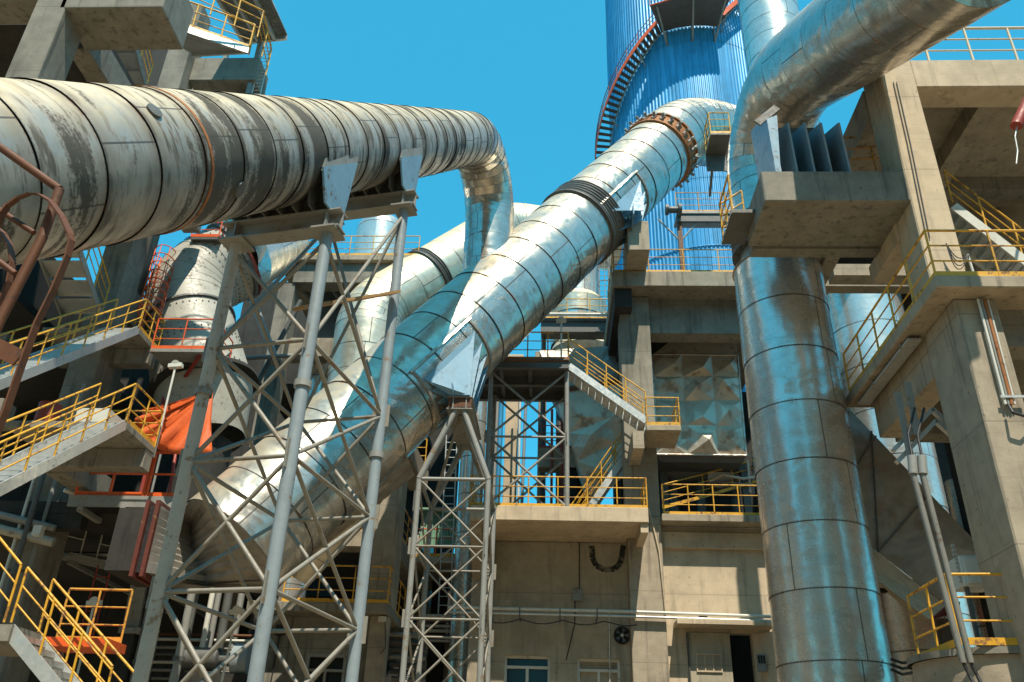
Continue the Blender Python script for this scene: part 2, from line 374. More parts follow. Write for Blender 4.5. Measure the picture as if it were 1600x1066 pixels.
def cage_ladder(label, a, b, side, out, w=.5, mat=None, cage=True, hoops=None, group=None, z0=.15, rc=.4):
    """ladder from a (bottom centre) up to b; side: unit vector across, out: unit vector away from the wall"""
    T = Thing('ladder', label, 'ladder', a, group); a, b, s, o = V(a), V(b), V(side).normalized(), V(out).normalized(); mat = mat or MT['orange']
    for k in (-1, 1): T.part('stile', MB().tube(a+s*k*w/2, b+s*k*w/2, .03, 6), mat)
    n = max(3, int((b-a).length/.32)); mb = MB()
    for k in range(1, n): c = a.lerp(b, k/n); T.part('rung', MB().tube(c-s*w/2, c+s*w/2, .016, 6), mat)
    if cage:
        nh = hoops or max(2, int((b-a).length*(1-z0)/.9)); H = []
        for k in range(nh+1):
            c = a.lerp(b, z0+(1-z0)*k/nh); pts = [c+s*(-w/2)]
            for j in range(9):
                an = math.pi*j/8; pts.append(c-s*math.cos(an)*rc*.95+o*(math.sin(an)*rc*1.3+.12))
            pts.append(c+s*w/2); H.append(pts); T.part('hoop', MB().path(pts, .022, 6), mat)
        for j in (1, 3, 5, 7, 9): T.part('cage_strap', MB().path([h[j] for h in H], .018, 5), mat)
    return T
def facet(mb, corners, nu, nv, depth, nrm, seed=1, res=9):
    """stiffened sheet panels over a quad: each bay buckles to its own soft peak with diagonal creases"""
    a, b, c, d = [V(x) for x in corners]; nrm = V(nrm).normalized(); rng = random.Random(seed)
    def pt(u, v): return a.lerp(b, u).lerp(d.lerp(c, u), v)
    us = [0]+[(i+rng.uniform(-.15, .15))/nu for i in range(1, nu)]+[1]; vs = [0]+[(i+rng.uniform(-.15, .15))/nv for i in range(1, nv)]+[1]
    G = {(i, j): pt(us[i], vs[j])+(nrm*depth*rng.uniform(-.35, .35) if 0 < i < nu and 0 < j < nv else V()) for i in range(nu+1) for j in range(nv+1)}
    for i in range(nu):
        for j in range(nv):
            q = [G[(i, j)], G[(i+1, j)], G[(i+1, j+1)], G[(i, j+1)]]; e = []
            for k in range(4): e.append(q[k].lerp(q[(k+1) % 4], .5))
            m_ = (q[0]+q[1]+q[2]+q[3])/4+nrm*depth*rng.uniform(.2, 1.)+(q[1]-q[0])*rng.uniform(-.22, .22)+(q[3]-q[0])*rng.uniform(-.22, .22)
            h_ = [m_.lerp(q[k], .5)+nrm*depth*rng.uniform(-.16, .16) for k in range(4)]
            for k in range(4): mb.add([q[k], e[k], q[(k+1) % 4], h_[k], h_[(k+1) % 4], m_], [(0,1,3),(1,4,3),(1,2,4),(3,4,5)])
    return mb
def flood(label, base, top, aim=(0,-1,-.3), group='flood lamps on poles'):
    T = Thing('flood_lamp', label, 'lamp', base, group); base, top = V(base), V(top)
    T.part('pole', MB().tube(base, top, .035, 8), MT['white'])
    a = V(aim).normalized()
    T.part('lamp_head', MB().lathe(top, a, [(-.2,.04),(-.1,.10),(.06,.14),(.08,.0)], 14).beam(top-V((.2,0,.06)), top+V((.2,0,-.02)), .16, .12), MT['white'])
    return T
def fb(px0, py0, px1, py1, Y0, Y1):
    """world box whose front face (at Y0) spans the survey readings; runs back to Y1"""
    pm = (py0+py1)/2; qm = (px0+px1)/2
    return (P(px0, pm, Y0).x, P(px1, pm, Y0).x, Y0, Y1, P(qm, py1, Y0).z, P(qm, py0, Y0).z)
def colbox(px0, px1, py, Y0, Y1, z0, z1): return (P(px0, py, Y0).x, P(px1, py, Y0).x, Y0, Y1, z0, z1)
# ================================================================ sloping stained duct, upper left
D1a, D1b = PD(60, 265, 10.15), PD(700, 224, 29.0)
Da, Db = PD(540, 690, 25.6), PD(1030, 238, 40.0)
_f = (PD(768, 330, 30.9).x-Da.x)/(Db.x-Da.x); _q = Da.lerp(Db, _f)
corner = P(772, 214, _q.y-.1)
dirn = (corner-D1a).normalized(); D1s = D1a-dirn*5.5
drop0 = V((corner.x, corner.y, _q.z+.6))
T = Thing('duct', 'huge soot-banded sloping duct crossing the upper left, bending down into the diagonal duct', 'duct', D1a)
pth = rounded([D1s, corner, drop0], 1.9, 8)
straight = [pth[0], pth[1]]
duct(T, straight, [1.03, 1.03, 1.0, .95], 1.05, MT['duct_old'], n=72, jit=.012)
duct(T, pth[1:], [.955, .93, .9], .95, MT['duct'], name='elbow_casing', n=48, label='clean elbow and drop pipe in bright sheet metal')
ax1 = (pth[1]-pth[0]).normalized()
def at1(px):   # point on duct axis seen at column px
    lo, hi = 0., 40.
    for _ in range(40):
        mid = (lo+hi)/2; q = pth[0]+ax1*mid-CAM; x = q.dot(Rt)/q.dot(Fw)*FPX+800
        if x < px: lo = mid
        else: hi = mid
    return pth[0]+ax1*lo
band(T, at1(228), ax1, 1.02, .06, MT['rust_band'], 'rust_ring', th=.03)
# ---- its saddles on the lattice trestle
h1 = V((ax1.x, ax1.y, 0)).normalized(); n1 = V((h1.y, -h1.x, 0)); Z = V((0,0,1))
C1, C2 = at1(466), at1(588)
gap = 1.02+.62
def saddle_cross(T, C, ztop, halfw, r, along, across, nf, mat, dep=.55, skew=None, light=None):
    """fins standing on a cross beam, cut to the belly of the duct"""
    for k in range(nf):
        w = -halfw+2*halfw*k/(nf-1); 
        zz = C.z-max(math.sqrt(max(r*r-w*w, 0))*.93, .62)
        o = V((C.x, C.y, 0))+across*w; slope = (skew or 0)
        hi = dep*(.62 if 0 < k < nf-1 else .8)
        pts = [o-along*dep*.45+Z*ztop, o+along*dep*.45+Z*ztop, o+along*hi+Z*(zz+slope*hi+.1), o-along*hi+Z*(zz-slope*hi+.1)]
        T.part('saddle_fin', MB().prism([p-across*.02 for p in pts], across*.04), (light if light and k in (0, nf-1) else mat))
    o = V((C.x, C.y, ztop))
    T.part('saddle_web', MB().prism([o-across*halfw-along*.02, o+across*halfw-along*.02, o+across*halfw-along*.02+Z*(C.z-ztop-.1), o+across*r*.7-along*.02+Z*(C.z-ztop-r*.62), o-along*.02+Z*(C.z-ztop-r*.95), o-across*r*.7-along*.02+Z*(C.z-ztop-r*.62), o-across*halfw-along*.02+Z*(C.z-ztop-.1)], along*.04), mat)
TW = Thing('trestle', 'tall four-legged lattice trestle of crossed tubes under the soot-banded sloping duct', 'trestle', (C1.x, C1.y, 0))
sl1 = ax1.z/h1.dot(ax1)
hw = .93
legsxy = [C1-n1*hw, C1+n1*hw, C2+n1*hw, C2-n1*hw]
zt = []
zA = C1.z-1.02/math.cos(math.atan(sl1))-.52; zB = C2.z-1.02/math.cos(math.atan(sl1))-.52
for k, C, zz in ((0, C1, zA), (1, C2, zB)):
    a = V((C.x, C.y, zz))
    TW.part('cross_beam', MB().ibeam(a-n1*(hw+.28), a+n1*(hw+.28), .34, .40, .03), MT['grey'])
    for s in (-1, 1):
        TW.part('beam_stiffener', MB().beam(a+n1*s*hw-Z*.19, a+n1*s*hw+Z*.19, .03, .33, h1), MT['grey'])
        TW.part('cap_plate', MB().beam(a+n1*s*hw-Z*.24-h1*.26, a+n1*s*hw-Z*.24+h1*.26, .5, .04), MT['grey'])
    saddle_cross(T, C, zz+.2, .98, 1.02, h1, n1, 7, MT['steel_dark'], .8, sl1, MT['saddle'])
    for s in (-1, 1):
        b = MB(); o = C+n1*.95*s; b.prism([o-h1*.62-Z*(.6+.62*sl1), o+h1*.62+Z*(-.6+.62*sl1), o+h1*.62+Z*(-.28+.62*sl1), o-h1*.62+Z*(-.28-.62*sl1)], n1*.04*s); T.part('saddle_pad', b, MT['grey'])
p_ = [ZXY(y, C1.x-n1.x*hw, C1.y-n1.y*hw) for y in (925, 722, 545)]
levels = [0., p_[0]-(p_[1]-p_[0]), p_[0], p_[1], p_[2], zA-.26]
lattice(TW, [(l.x, l.y) for l in legsxy], levels, .112, .039, MT['grey'], MT['buff'], legmats=[MT['leg'], MT['greyblue'], MT['greyblue'], MT['leg']], topz=[zA-.26, zA-.26, zB-.26, zB-.26])
for i, (x, y) in enumerate((l.x, l.y) for l in legsxy):
    TW.part('leg_sleeve', MB().lathe((x, y, levels[3]+1.2), Z, [(0, .135), (0, .15), (.12, .15), (.12, .135)], 14), MT['grey'])
solo('plank', MB().beam(P(466, 482, legsxy[0].y+.3), P(612, 457, legsxy[2].y-.2)+V((.1,0,0)), .26, .06), MT['wood'], 'rough timber plank lying across the braces of the tall four-legged trestle', 'plank')

# ================================================================ thick diagonal duct
ax2 = (Db-Da).normalized(); r2 = 1.65
D0 = Da-ax2*4.6
Dt = Db+ax2*1.4
vx = PD(1208, 60, 48)
E1 = P(1062, 205, Dt.y+.8)
c1 = Db+ax2*3.2; c2 = V((vx.x, vx.y, c1.z+.1))
T = Thing('duct', 'thick shiny diagonal duct climbing from lower left, with a rusty bolted ring near its top', 'duct', Da)
pth2 = rounded([D0, c1, c2, c2+Z*14], [3.4, 2.6], 8)
nn = 10
duct(T, [D0, pth2[1]], r2, 1.35, MT['duct'], n=80, jit=.016)
duct(T, pth2[1:10], [r2, r2*.98], 1.3, MT['duct'], name='elbow_casing', n=64)
duct(T, pth2[9:], [r2*.98, 1.6], 1.3, MT['duct_clean'], name='riser_casing', n=64, label='bright upright riser behind the big upper right duct')
def at2(px):
    lo, hi = -10., 60.
    for _ in range(40):
        mid = (lo+hi)/2; q = Da+ax2*mid-CAM; x = q.dot(Rt)/q.dot(Fw)*FPX+800
        if x < px: lo = mid
        else: hi = mid
    return Da+ax2*lo
bellows(T, at2(908), ax2, r2+.02, .95, 5, MT['steel_dark'], amp=.08)
o = at2(1030)
band(T, o-ax2*.42, ax2, r2, .1, MT['rust_band'], 'flange', .10); band(T, o+ax2*.42, ax2, r2, .1, MT['rust_band'], 'flange', .10)
T.part('rust_collar', MB().lathe(o, ax2, [(-.4, r2+.02), (.4, r2+.02)], 60), MT['rust_band'])
mb = MB(); a_ = ax2.orthogonal().normalized(); b_ = ax2.cross(a_)
for k in range(26):
    d = a_*math.cos(k*2*math.pi/26)+b_*math.sin(k*2*math.pi/26); q = o+d*(r2+.13)
    T.part('clamp', MB().tube(q-ax2*.3, q+ax2*.3, .05, 7).tube(q+d*.02, q+d*.2, .07, 7), MT['grey'])
# ---- lower end: leaning transition box, red flange and dark inlet neck
F2 = D0
end = P(264, 858, D0.y-.2)
dn = (end-F2).normalized()
tr = MB(); n = 32
upv = V((0,0,1)); sd = V((0,1,0))
ringa = []; ringb = []; a_ = (Z-ax2*Z.dot(ax2)).normalized(); b_ = ax2.cross(a_)
for k in range(n+1):
    an = 2*math.pi*k/n; ringa.append(F2+(a_*math.cos(an)+b_*math.sin(an))*r2)
    cx, cz = math.cos(an), math.sin(an); mx = max(abs(cx), abs(cz)); ringb.append(end+(Z*(cx/mx)*.85+V((0,1,0))*(cz/mx)*1.0))
vs = []
for k in range(n+1): vs += [ringa[k], ringb[k]]
tr.add(vs, [(2*k, 2*k+2, 2*k+3, 2*k+1) for k in range(n)], uv=[((.05, k/n), (.05, (k+1)/n), (.95, (k+1)/n), (.95, k/n)) for k in range(n)], smooth=False)
T.part('inlet_transition', tr, MT['hopper'])
T.part('inlet_flange', MB().box(end.x-.1, end.x+.0, end.y-1.12, end.y+1.12, end.z-.97, end.z+.97), MT['flange_dark'])
T.part('inlet_flange', MB().box(end.x-.36, end.x-.26, end.y-1.12, end.y+1.12, end.z-.97, end.z+.97), MT['flange_dark'])
T.part('inlet_joint', MB().box(end.x-.26, end.x-.1, end.y-1.0, end.y+1.0, end.z-.85, end.z+.85), MT['black'])
T.part('inlet_neck', MB().box(end.x-1.1, end.x-.36, end.y-.95, end.y+.95, end.z-.8, end.z+.8), MT['conc_dark'])  # shade of this corner is put into the neck's dark colour
# ---- second leg of the breeches piece
q0 = at2(600); q1 = P(395, 900, q0.y+1.8)
br = MB(); T.part('branch_casing', br.add([q0+V((-1.5,-.9,.3)), q0+V((.9,-.9,-1.7)), q0+V((.9,1.6,-1.7)), q0+V((-1.5,1.6,.3)),
    q1+V((-.1,-.9,.5)), q1+V((.1,-.9,-.35)), q1+V((.1,.9,-.35)), q1+V((-.1,.9,.5))],
    [(0,1,5,4),(1,2,6,5),(2,3,7,6),(3,0,4,7),(4,5,6,7)], smooth=False), MT['duct_plain'])
fv = -(V((0,1,0))-ax2*ax2.y).normalized(); pd = ax2.cross(fv)
if pd.z > 0: pd = -pd
def onduct(s_, ph, r=None): return Da+ax2*s_+(fv*math.cos(R(ph))+pd*math.sin(R(ph)))*(r or r2+.02)
def on_shell(px, py, Y):
    for _ in range(6):
        p = P(px, py, Y); s_ = (p-Da).dot(ax2); ph = math.degrees(math.asin(max(-.95, min(.95, (p-Da).dot(pd)/r2)))); Y = onduct(s_, ph).y
    return s_, ph
def belly_saddle(T, p0, p1, pb1, pb0, nf, ph0, ph1, lab):
    (s0, ha), (s1, hb) = p0, p1; ph0 = (ha+hb)/2; print('saddle', s0, s1, ha, hb)
    for k in range(nf):
        ph = ph0+(ph1-ph0)*k/(nf-1); a, b = onduct(s0, ph), onduct(s1, ph); y = (a.y+b.y)/2
        c, d = V((pb1.x, y, pb1.z)), V((pb0.x, y, pb0.z))
        T.part('saddle_fin', MB().prism([a, b, c, d], (0, .05, 0)), MT['saddle'], lab if k == 0 else None)
    a, b = onduct(s0, ph0), onduct(s0, ph1)
    T.part('saddle_web', MB().prism([V((pb0.x+.1, a.y+.06, pb0.z)), V((pb0.x+.1, b.y, pb0.z)), V((pb0.x+.1, b.y, b.z+.6)), V((pb0.x+.1, a.y+.06, a.z-.1))], (.04, 0, 0)), MT['saddle'])
    for sg in (s0-.12, s1+.12):
        mb = MB(); pts = [onduct(sg, ph, r2+.03) for ph in range(int(ph0)-14, 150, 8)]
        for u, v in zip(pts, pts[1:]): mb.beam(u, v, .09, .05, (u-Da-ax2*(u-Da).dot(ax2)).normalized())
        T.part('pad_frame', mb, MT['grey'])
    u, v = onduct(s0-.2, ph0-14, r2+.03), onduct(s1+.2, ph0-14, r2+.03)
    T.part('pad_frame', MB().beam(u, v, .1, .06, fv), MT['duct_plain'])
Cs = at2(700); Yf = Cs.y-1.55
fp = [P(660, 592, Yf), P(743, 516, Yf), P(736, 622, Yf), P(703, 622, Yf)]
belly_saddle(T, on_shell(661, 591, Yf), on_shell(742, 517, Yf), fp[2], fp[3], 6, 8, 112, 'front triangular fin of the middle saddle')
beamz = fp[2].z-.22; bx = (fp[2].x+fp[3].x)/2; B0 = V((bx, Yf-.15, beamz)); B1 = V((bx+.02, Yf+3.35, beamz))
TR2 = Thing('trestle', 'slender lattice trestle with a pointed top under the middle of the thick diagonal duct', 'trestle', (bx, Yf+1.5, 0))
TR2.part('cap_beam', MB().ibeam(B0+V((-.2,0,0)), B1+V((-.2,0,0)), .4, .42).ibeam(B0+V((.2,0,0)), B1+V((.2,0,0)), .4, .42), MT['grey'])
TR2.part('beam_stiffener', MB().box(bx-.36, bx+.36, Yf-.12, Yf-.09, beamz-.14, beamz+.14), MT['rust'])
kz = P(710, 749, Yf).z; kx0, kx1 = P(655, 749, Yf).x, P(763, 749, Yf).x
yb = Yf+2.9
for yy in (Yf, yb):
    for xx in (kx0, kx1): TR2.part('raker', MB().tube((bx+(.12 if xx > bx else -.12), yy, beamz-.2), (xx, yy, kz), .095, 12), MT['grey'])
lv = [0.]; dz = (kx1-kx0)*1.12
while lv[-1] < kz-.2: lv.append(lv[-1]+dz)
lv = [l*kz/lv[-1] for l in lv]
lattice(TR2, [(kx0, Yf), (kx1, Yf), (kx1, yb), (kx0, yb)], lv, .082, .032, MT['grey'], MT['buff'])
for a, b in (((kx0, Yf), (kx1, Yf)), ((kx0, yb), (kx1, yb)), ((kx0, Yf), (kx0, yb)), ((kx1, Yf), (kx1, yb))):
    TR2.part('strut', MB().tube((*a, kz), (*b, kz), .06, 8), MT['grey'])
for xx in (kx0, kx1): TR2.part('brace', MB().tube((bx, Yf+.3, beamz-.25), (xx, yb, kz), .05, 8), MT['buff'])
# upper saddle on the cantilever beam
Cs = at2(985); Yf3 = Cs.y-1.55
f3 = [P(946, 324, Yf3), P(1003, 286, Yf3), P(1003, 347, Yf3), P(981, 347, Yf3)]
belly_saddle(T, on_shell(947, 324, Yf3), on_shell(1003, 287, Yf3), f3[2], f3[3], 5, 8, 105, 'front fin of the upper saddle')
CANT = (f3[3].x-.05, f3[2].x+.25, f3[3].z, Yf3)

# ================================================================ dusty duct behind
T = Thing('duct', 'dusty tan duct behind the drop pipe, bending upright, with a dark bellows ring', 'duct', P(575, 560, 36))
g0 = P(565, 600, 36); g1 = None; g2 = P(776, 369, 39.5)
gp = rounded([V((g0.x, 36, g0.z-2.5)), V((g0.x, 36, P(598, 492, 36).z)), g2], 2.6, 6)
duct(T, gp, 1.6, 1.4, MT['duct_tan'], n=56)
gd = (g2-gp[-2]).normalized()
bellows(T, gp[-2].lerp(g2, .35), gd, 1.62, .45, 2)
gq = V((P(960, 352, 41.5).x, 41.5, g2.z+.9))
duct(T, rounded([g2-gd*.5, g2+gd*1.0, gq], 1.6, 5), 1.58, 1.3, MT['duct_tan'], name='upper_casing')
for k, (a, b) in enumerate((((500, 560), 1.1),)):
    T2 = Thing('duct', 'upright silver pipe standing behind the trestle below the tan bend', 'duct', P(505, 600, 38))
    q = P(500, 600, 38); duct(T2, [V((q.x, q.y, 4)), V((q.x, q.y, q.z+1.6))], .75, 1.4, MT['duct_clean'])

# ================================================================ big duct on the right
Y3 = 21.0; x3 = P(1222, 480, Y3).x
zc = ZXY(176, x3, Y3); up4 = PD(1530, -90, 16.8)
corner3 = V((x3, Y3, zc+.3))
T = Thing('duct', 'giant duct from the upper right corner, turning upright through a black bellows to the ground', 'duct', (x3, Y3, 0))
target = up4
zb = ZXY(385, x3, Y3)
pp = rounded([V((x3, Y3, zb-.3)), corner3, target], 2.2, 9)
ns = len(pp)
duct(T, pp, [1.08, 1.12, 1.25, 1.3, 1.3, 1.3], 1.25, MT['duct'], n=80, name='upper_casing')
bellows(T, V((x3, Y3, zb)), Z, 1.12, .62, 3, MT['steel_dark'], amp=.07)
T.part('cowl_neck', MB().lathe((x3, Y3, zb-.85), Z, [(0, 1.0), (.55, 1.0)], 60), MT['hopper'])
duct(T, [V((x3, Y3, -.1)), V((x3, Y3, zb-.85))], [1.28, 1.26, 1.24, 1.22], 1.62, MT['duct_clean'], n=96, name='lower_casing', jit=.01)
T.part('cowl_rim', MB().lathe((x3, Y3, zb-.87), Z, [(0, 1.26), (.02, 1.25), (.04, .98)], 60), MT['duct_plain'])
def at3(px):
    lo, hi = 0., (target-pp[-2]).length
    d = (target-pp[-2]).normalized()
    for _ in range(40):
        mid = (lo+hi)/2; q = pp[-2]+d*mid-CAM; x = q.dot(Rt)/q.dot(Fw)*FPX+800
        if x < px: lo = mid
        else: hi = mid
    return pp[-2]+d*lo
# ---- slab bracket and saddle below it
SLz1 = P(1300, 267, 16.62).z; SLz0 = P(1300, 314, 16.62).z
sx0, sx1 = P(1193, 298, 16.62).x, P(1420, 284, 16.62).x
fx = [P(x, 268, 17.0).x for x in (1214, 1240, 1267, 1293, 1322)]
C3 = at3(1262)
for k, x in enumerate(fx):
    zt_ = ZXY(176 if k == 0 else 196, x, 17.0)
    T.part('saddle_fin', MB().prism([V((x, 16.8, SLz1)), V((x, 18.6, SLz1)), V((x, 18.7, zt_+.9)), V((x, 16.9, zt_))], (.05, 0, 0)), MT['saddle'] if k == 0 else MT['greyblue'])
T.part('saddle_web', MB().box(fx[0]+.05, fx[-1], 17.9, 17.95, SLz1, ZXY(200, fx[2], 17.9)), MT['steel_dark'])
T.part('saddle_plate', MB().prism([P(1198, 186, 16.8), P(1214, 180, 16.8), P(1220, 268, 16.8), P(1212, 268, 16.8)], (0, .06, 0)), MT['saddle'])
T.part('saddle_pad', MB().beam(P(1183, 193, 16.9), P(1214, 168, 16.9), .05, .2, (0,0,1)), MT['steel_dark'])
# ================================================================ central concrete building
YF = 31.4; B_ = MT['conc']
CB = Thing('concrete_building', 'long sand-coloured concrete building with a yellow-railed balcony, windows and an open door, bottom centre', 'building', (P(880, 950, YF).x, YF, 0))
xl = P(738, 950, YF).x; xr = P(1285, 950, YF).x
zbal1 = P(870, 791, 28.7).z; zbal0 = P(870, 814, 28.7).z
cx0, cx1 = P(985, 950, 30.7).x, P(1040, 950, 30.7).x
zs1 = P(1080, 424, 29.9).z; zs0 = P(1080, 447, 29.9).z
wins = [(788, 1024, 860), (902, 1029, 969)]
# left wall with two window openings
wx = []; 
for a, y, b in wins: wx.append((P(a, 1030, YF).x, P(b, 1030, YF).x, P((a+b)/2, y, YF).z))
zw0 = wx[0][2]-1.75
mb = MB(); xs = [xl]+[v for w_ in wx for v in w_[:2]]+[cx0+.02]
for i in range(0, len(xs), 2): mb.box(xs[i], xs[i+1], YF, YF+.4, 0, zbal0)
for (a, b, z1) in wx: mb.box(a, b, YF, YF+.4, z1, zbal0).box(a, b, YF, YF+.4, 0, z1-1.75)
CB.part('wall', mb, MT['wall'])
for (a, b, z1), open_ in zip(wx, (1, 0)):
    z0 = z1-1.75; fr = MB(); t_ = .09
    for (p, q, r_, s_) in ((a, a+t_, z0, z1), (b-t_, b, z0, z1), (a+t_, b-t_, z1-t_, z1), (a+t_, b-t_, z0, z0+t_), ((a+b)/2-.05, (a+b)/2+.05, z0+t_, z1-.42), (a+t_, b-t_, z1-.42, z1-.33)):
        fr.box(p, q, YF+.16, YF+.26, r_, s_)
    w_ = CB.part('window', fr, MT['white'])
    CB.part('pane', MB().box(a+t_, b-t_, YF+.28, YF+.30, z0+t_, z1-t_), MT['glass'] if open_ else MT['wall'], parent=w_)
    CB.part('sill', MB().box(a-.1, b+.1, YF-.1, YF+.03, z0-.1, z0), MT['conc_lit'], parent=w_)
CB.part('column', MB().box(cx0, cx1, 30.7, 31.9, 0, zbal1+.3), MT['conc'], bevel=.02)
CB.part('column', MB().box(cx0, cx1, 30.7, 31.9, zbal1+.302, zs0-.05), MT['conc_mid'], 'dark grey upper column', bevel=.02)
zl = P(900, 842, YF).z
CB.part('beam', MB().box(xl, cx0-.01, YF-.07, YF-.004, zl, zbal0), MT['conc_grey'])
CB.part('column', MB().box(xl-.05, xl+.75, YF-.3, YF-.003, 0, zbal0-.01), MT['conc'])
CB.part('balcony_slab', MB().box(P(735, 800, 28.7).x, P(1013, 800, 28.7).x, 28.7, 30.69, zbal0, zbal1).box(P(735, 800, 28.7).x, cx0-.01, 30.69, 31.5, zbal0, zbal1), MT['conc_lit'], bevel=.02)
CB.part('bracket', MB().box(P(1001, 818, 28.75).x, P(1013, 818, 28.75).x, 28.8, 30.69, zbal0-.32, zbal0-.004), MT['conc_lit'])
CB.part('bracket', MB().prism([V((xl-.02, 28.9, zbal0-.004)), V((xl-.02, YF-.31, zbal0-.004)), V((xl-.02, YF-.31, zbal0-1.5)), V((xl-.02, 29.2, zbal0-.35))], (.4, 0, 0)), MT['conc'])
# right hand wall with doorway
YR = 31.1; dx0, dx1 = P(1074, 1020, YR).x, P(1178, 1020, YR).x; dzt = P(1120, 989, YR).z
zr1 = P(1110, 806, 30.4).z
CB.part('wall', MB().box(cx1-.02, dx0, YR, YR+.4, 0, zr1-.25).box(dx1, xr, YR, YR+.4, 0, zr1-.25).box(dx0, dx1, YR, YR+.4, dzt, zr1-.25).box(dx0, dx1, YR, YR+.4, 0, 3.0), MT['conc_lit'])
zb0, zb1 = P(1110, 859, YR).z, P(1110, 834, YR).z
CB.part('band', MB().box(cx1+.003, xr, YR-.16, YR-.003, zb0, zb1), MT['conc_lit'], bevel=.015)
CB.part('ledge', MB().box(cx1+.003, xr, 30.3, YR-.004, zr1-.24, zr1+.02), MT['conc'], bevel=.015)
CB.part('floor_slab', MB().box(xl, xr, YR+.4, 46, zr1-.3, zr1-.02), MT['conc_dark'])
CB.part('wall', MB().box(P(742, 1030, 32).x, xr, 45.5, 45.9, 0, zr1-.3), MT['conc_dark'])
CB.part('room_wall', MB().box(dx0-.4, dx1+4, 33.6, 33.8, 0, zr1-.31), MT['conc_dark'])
# door leaves, canopy
dz0 = 3.0
D = CB.part('door', MB().box(dx0+.03, P(1141, 1020, YR).x, YR-.12, YR-.06, dz0, dzt-.03), MT['wall'])
pa, pb = P(1089, 1050, YR-.15), P(1127, 1022, YR-.15)
lf = MB()
for a, b, c, d in ((pa.x, pb.x, pb.z-.05, pb.z), (pa.x, pb.x, pa.z, pa.z+.05)): lf.box(a, b, YR-.17, YR-.121, c, d)
for k in range(4): x = pa.x+(pb.x-pa.x-.04)*k/3; lf.box(x, x+.04, YR-.168, YR-.121, pa.z+.05, pb.z-.05)
CB.part('louvre', lf, MT['conc_lit'], parent=D)
CB.part('hinge', MB().tube((dx0+.02, YR-.16, dz0+.2), (dx0+.02, YR-.16, dzt-.05), .03, 6), MT['steel_dark'], parent=D)
D2 = CB.part('door', MB().hexa([V((dx1-.02, YR-.06, dz0)), V((dx1+.5, YR-.75, dz0)), V((dx1+.55, YR-.70, dz0)), V((dx1+.03, YR-.01, dz0))], [V((dx1-.02, YR-.06, dzt-.05)), V((dx1+.5, YR-.75, dzt-.05)), V((dx1+.55, YR-.70, dzt-.05)), V((dx1+.03, YR-.01, dzt-.05))]), MT['conc_lit'], 'door leaf swung open outwards')
CB.part('landing', MB().box(dx0-1, dx1+1.2, 29.4, YR-.003, 2.75, 2.98), MT['conc'])
CB.part('landing_pier', MB().box(dx0-.8, dx0-.4, 29.6, YR-.003, 0, 2.74), MT['conc'])
CB.part('landing_pier', MB().box(dx1+.6, dx1+1., 29.6, YR-.003, 0, 2.74), MT['conc'])
CB.part('canopy', MB().box(P(1058, 972, 30.2).x, xr-2, 30.2, YR-.004, P(1120, 976, 30.2).z, P(1120, 968, 30.2).z), MT['conc_lit'], bevel=.015)
# upper frame
RB = zs0-.02
CB.part('roof_slab', MB().box(P(957, 440, 29.9).x, P(1235, 440, 29.9).x, 29.9, 45, zs0, zs1), MT['conc_mid'], bevel=.02)
CB.part('beam', MB().box(cx1+.004, P(1230, 480, 31).x, 31.0, 31.8, P(1090, 521, 31).z, zs0-.004), MT['conc_grey'])
CB.part('beam', MB().box(P(960, 450, 30).x, P(968, 450, 30).x+.5, 30.1, 44, zs0-.9, zs0-.004), MT['conc_dark'])
CB.part('beam', MB().box(cx0+.1, cx1-.1, 31.91, 44, zs0-1.3, zs0-.004), MT['conc_dark'])
CB.part('wall', MB().box(P(1004, 600, 40).x, P(1260, 600, 40).x, 40, 40.3, zr1-.02, zs0-.004), MT['conc_dark'])
CB.part('column', MB().box(P(955, 600, 39).x, P(985, 600, 39).x, 39, 39.9, zr1-.02, zs0-.004), MT['conc_dark'])
CB.part('cantilever_beam', MB().box(CANT[0], CANT[1], CANT[3]-.1, 31.9 if CANT[3] > 30.6 else 30.695, CANT[2]-1.45, CANT[2]-.02), MT['conc'], bevel=.02)
if CANT[3] > 27: 
    pass
zp_ = P(900, 953, 30.5).z
# U-shaped soot mark and wiring are dirt and fittings of their own
def stain(pts, wd, name='soot_mark'):
    mb = MB()
    for (a, b) in zip(pts, pts[1:]):
        p, q = P(*a, YF-.006), P(*b, YF-.006); mb.beam(p, q, .003, wd*random.uniform(.8, 1.25), (0, 0, 1) if abs((q-p).x) > abs((q-p).z) else (1, 0, 0))
    return mb
bpt = [P(x, y, YF-.01) for x, y in ((925, 853), (926, 872), (932, 884), (945, 890), (960, 889), (969, 880), (972, 866), (974, 852))]
mb = MB()
for k, (a, b) in enumerate(zip(bpt, bpt[1:])):
    n_ = V((-(b-a).z, 0, (b-a).x)).normalized()*.1; mb.add([a-n_*1.1, b-n_*1.1, b+n_, a+n_], [(0,1,2,3)])
tt = NT('soot smear'); pz = tt.noise(tt.pos(), 3.5, 4)
tt.b.inputs['Alpha'].default_value = 1; tt.l(tt.map(pz, .3, .62, .25, .95), tt.b.inputs['Alpha']); MT['soot'] = tt.out((.03,.032,.03), .9)
CB.part('soot_mark', mb, MT['soot'])
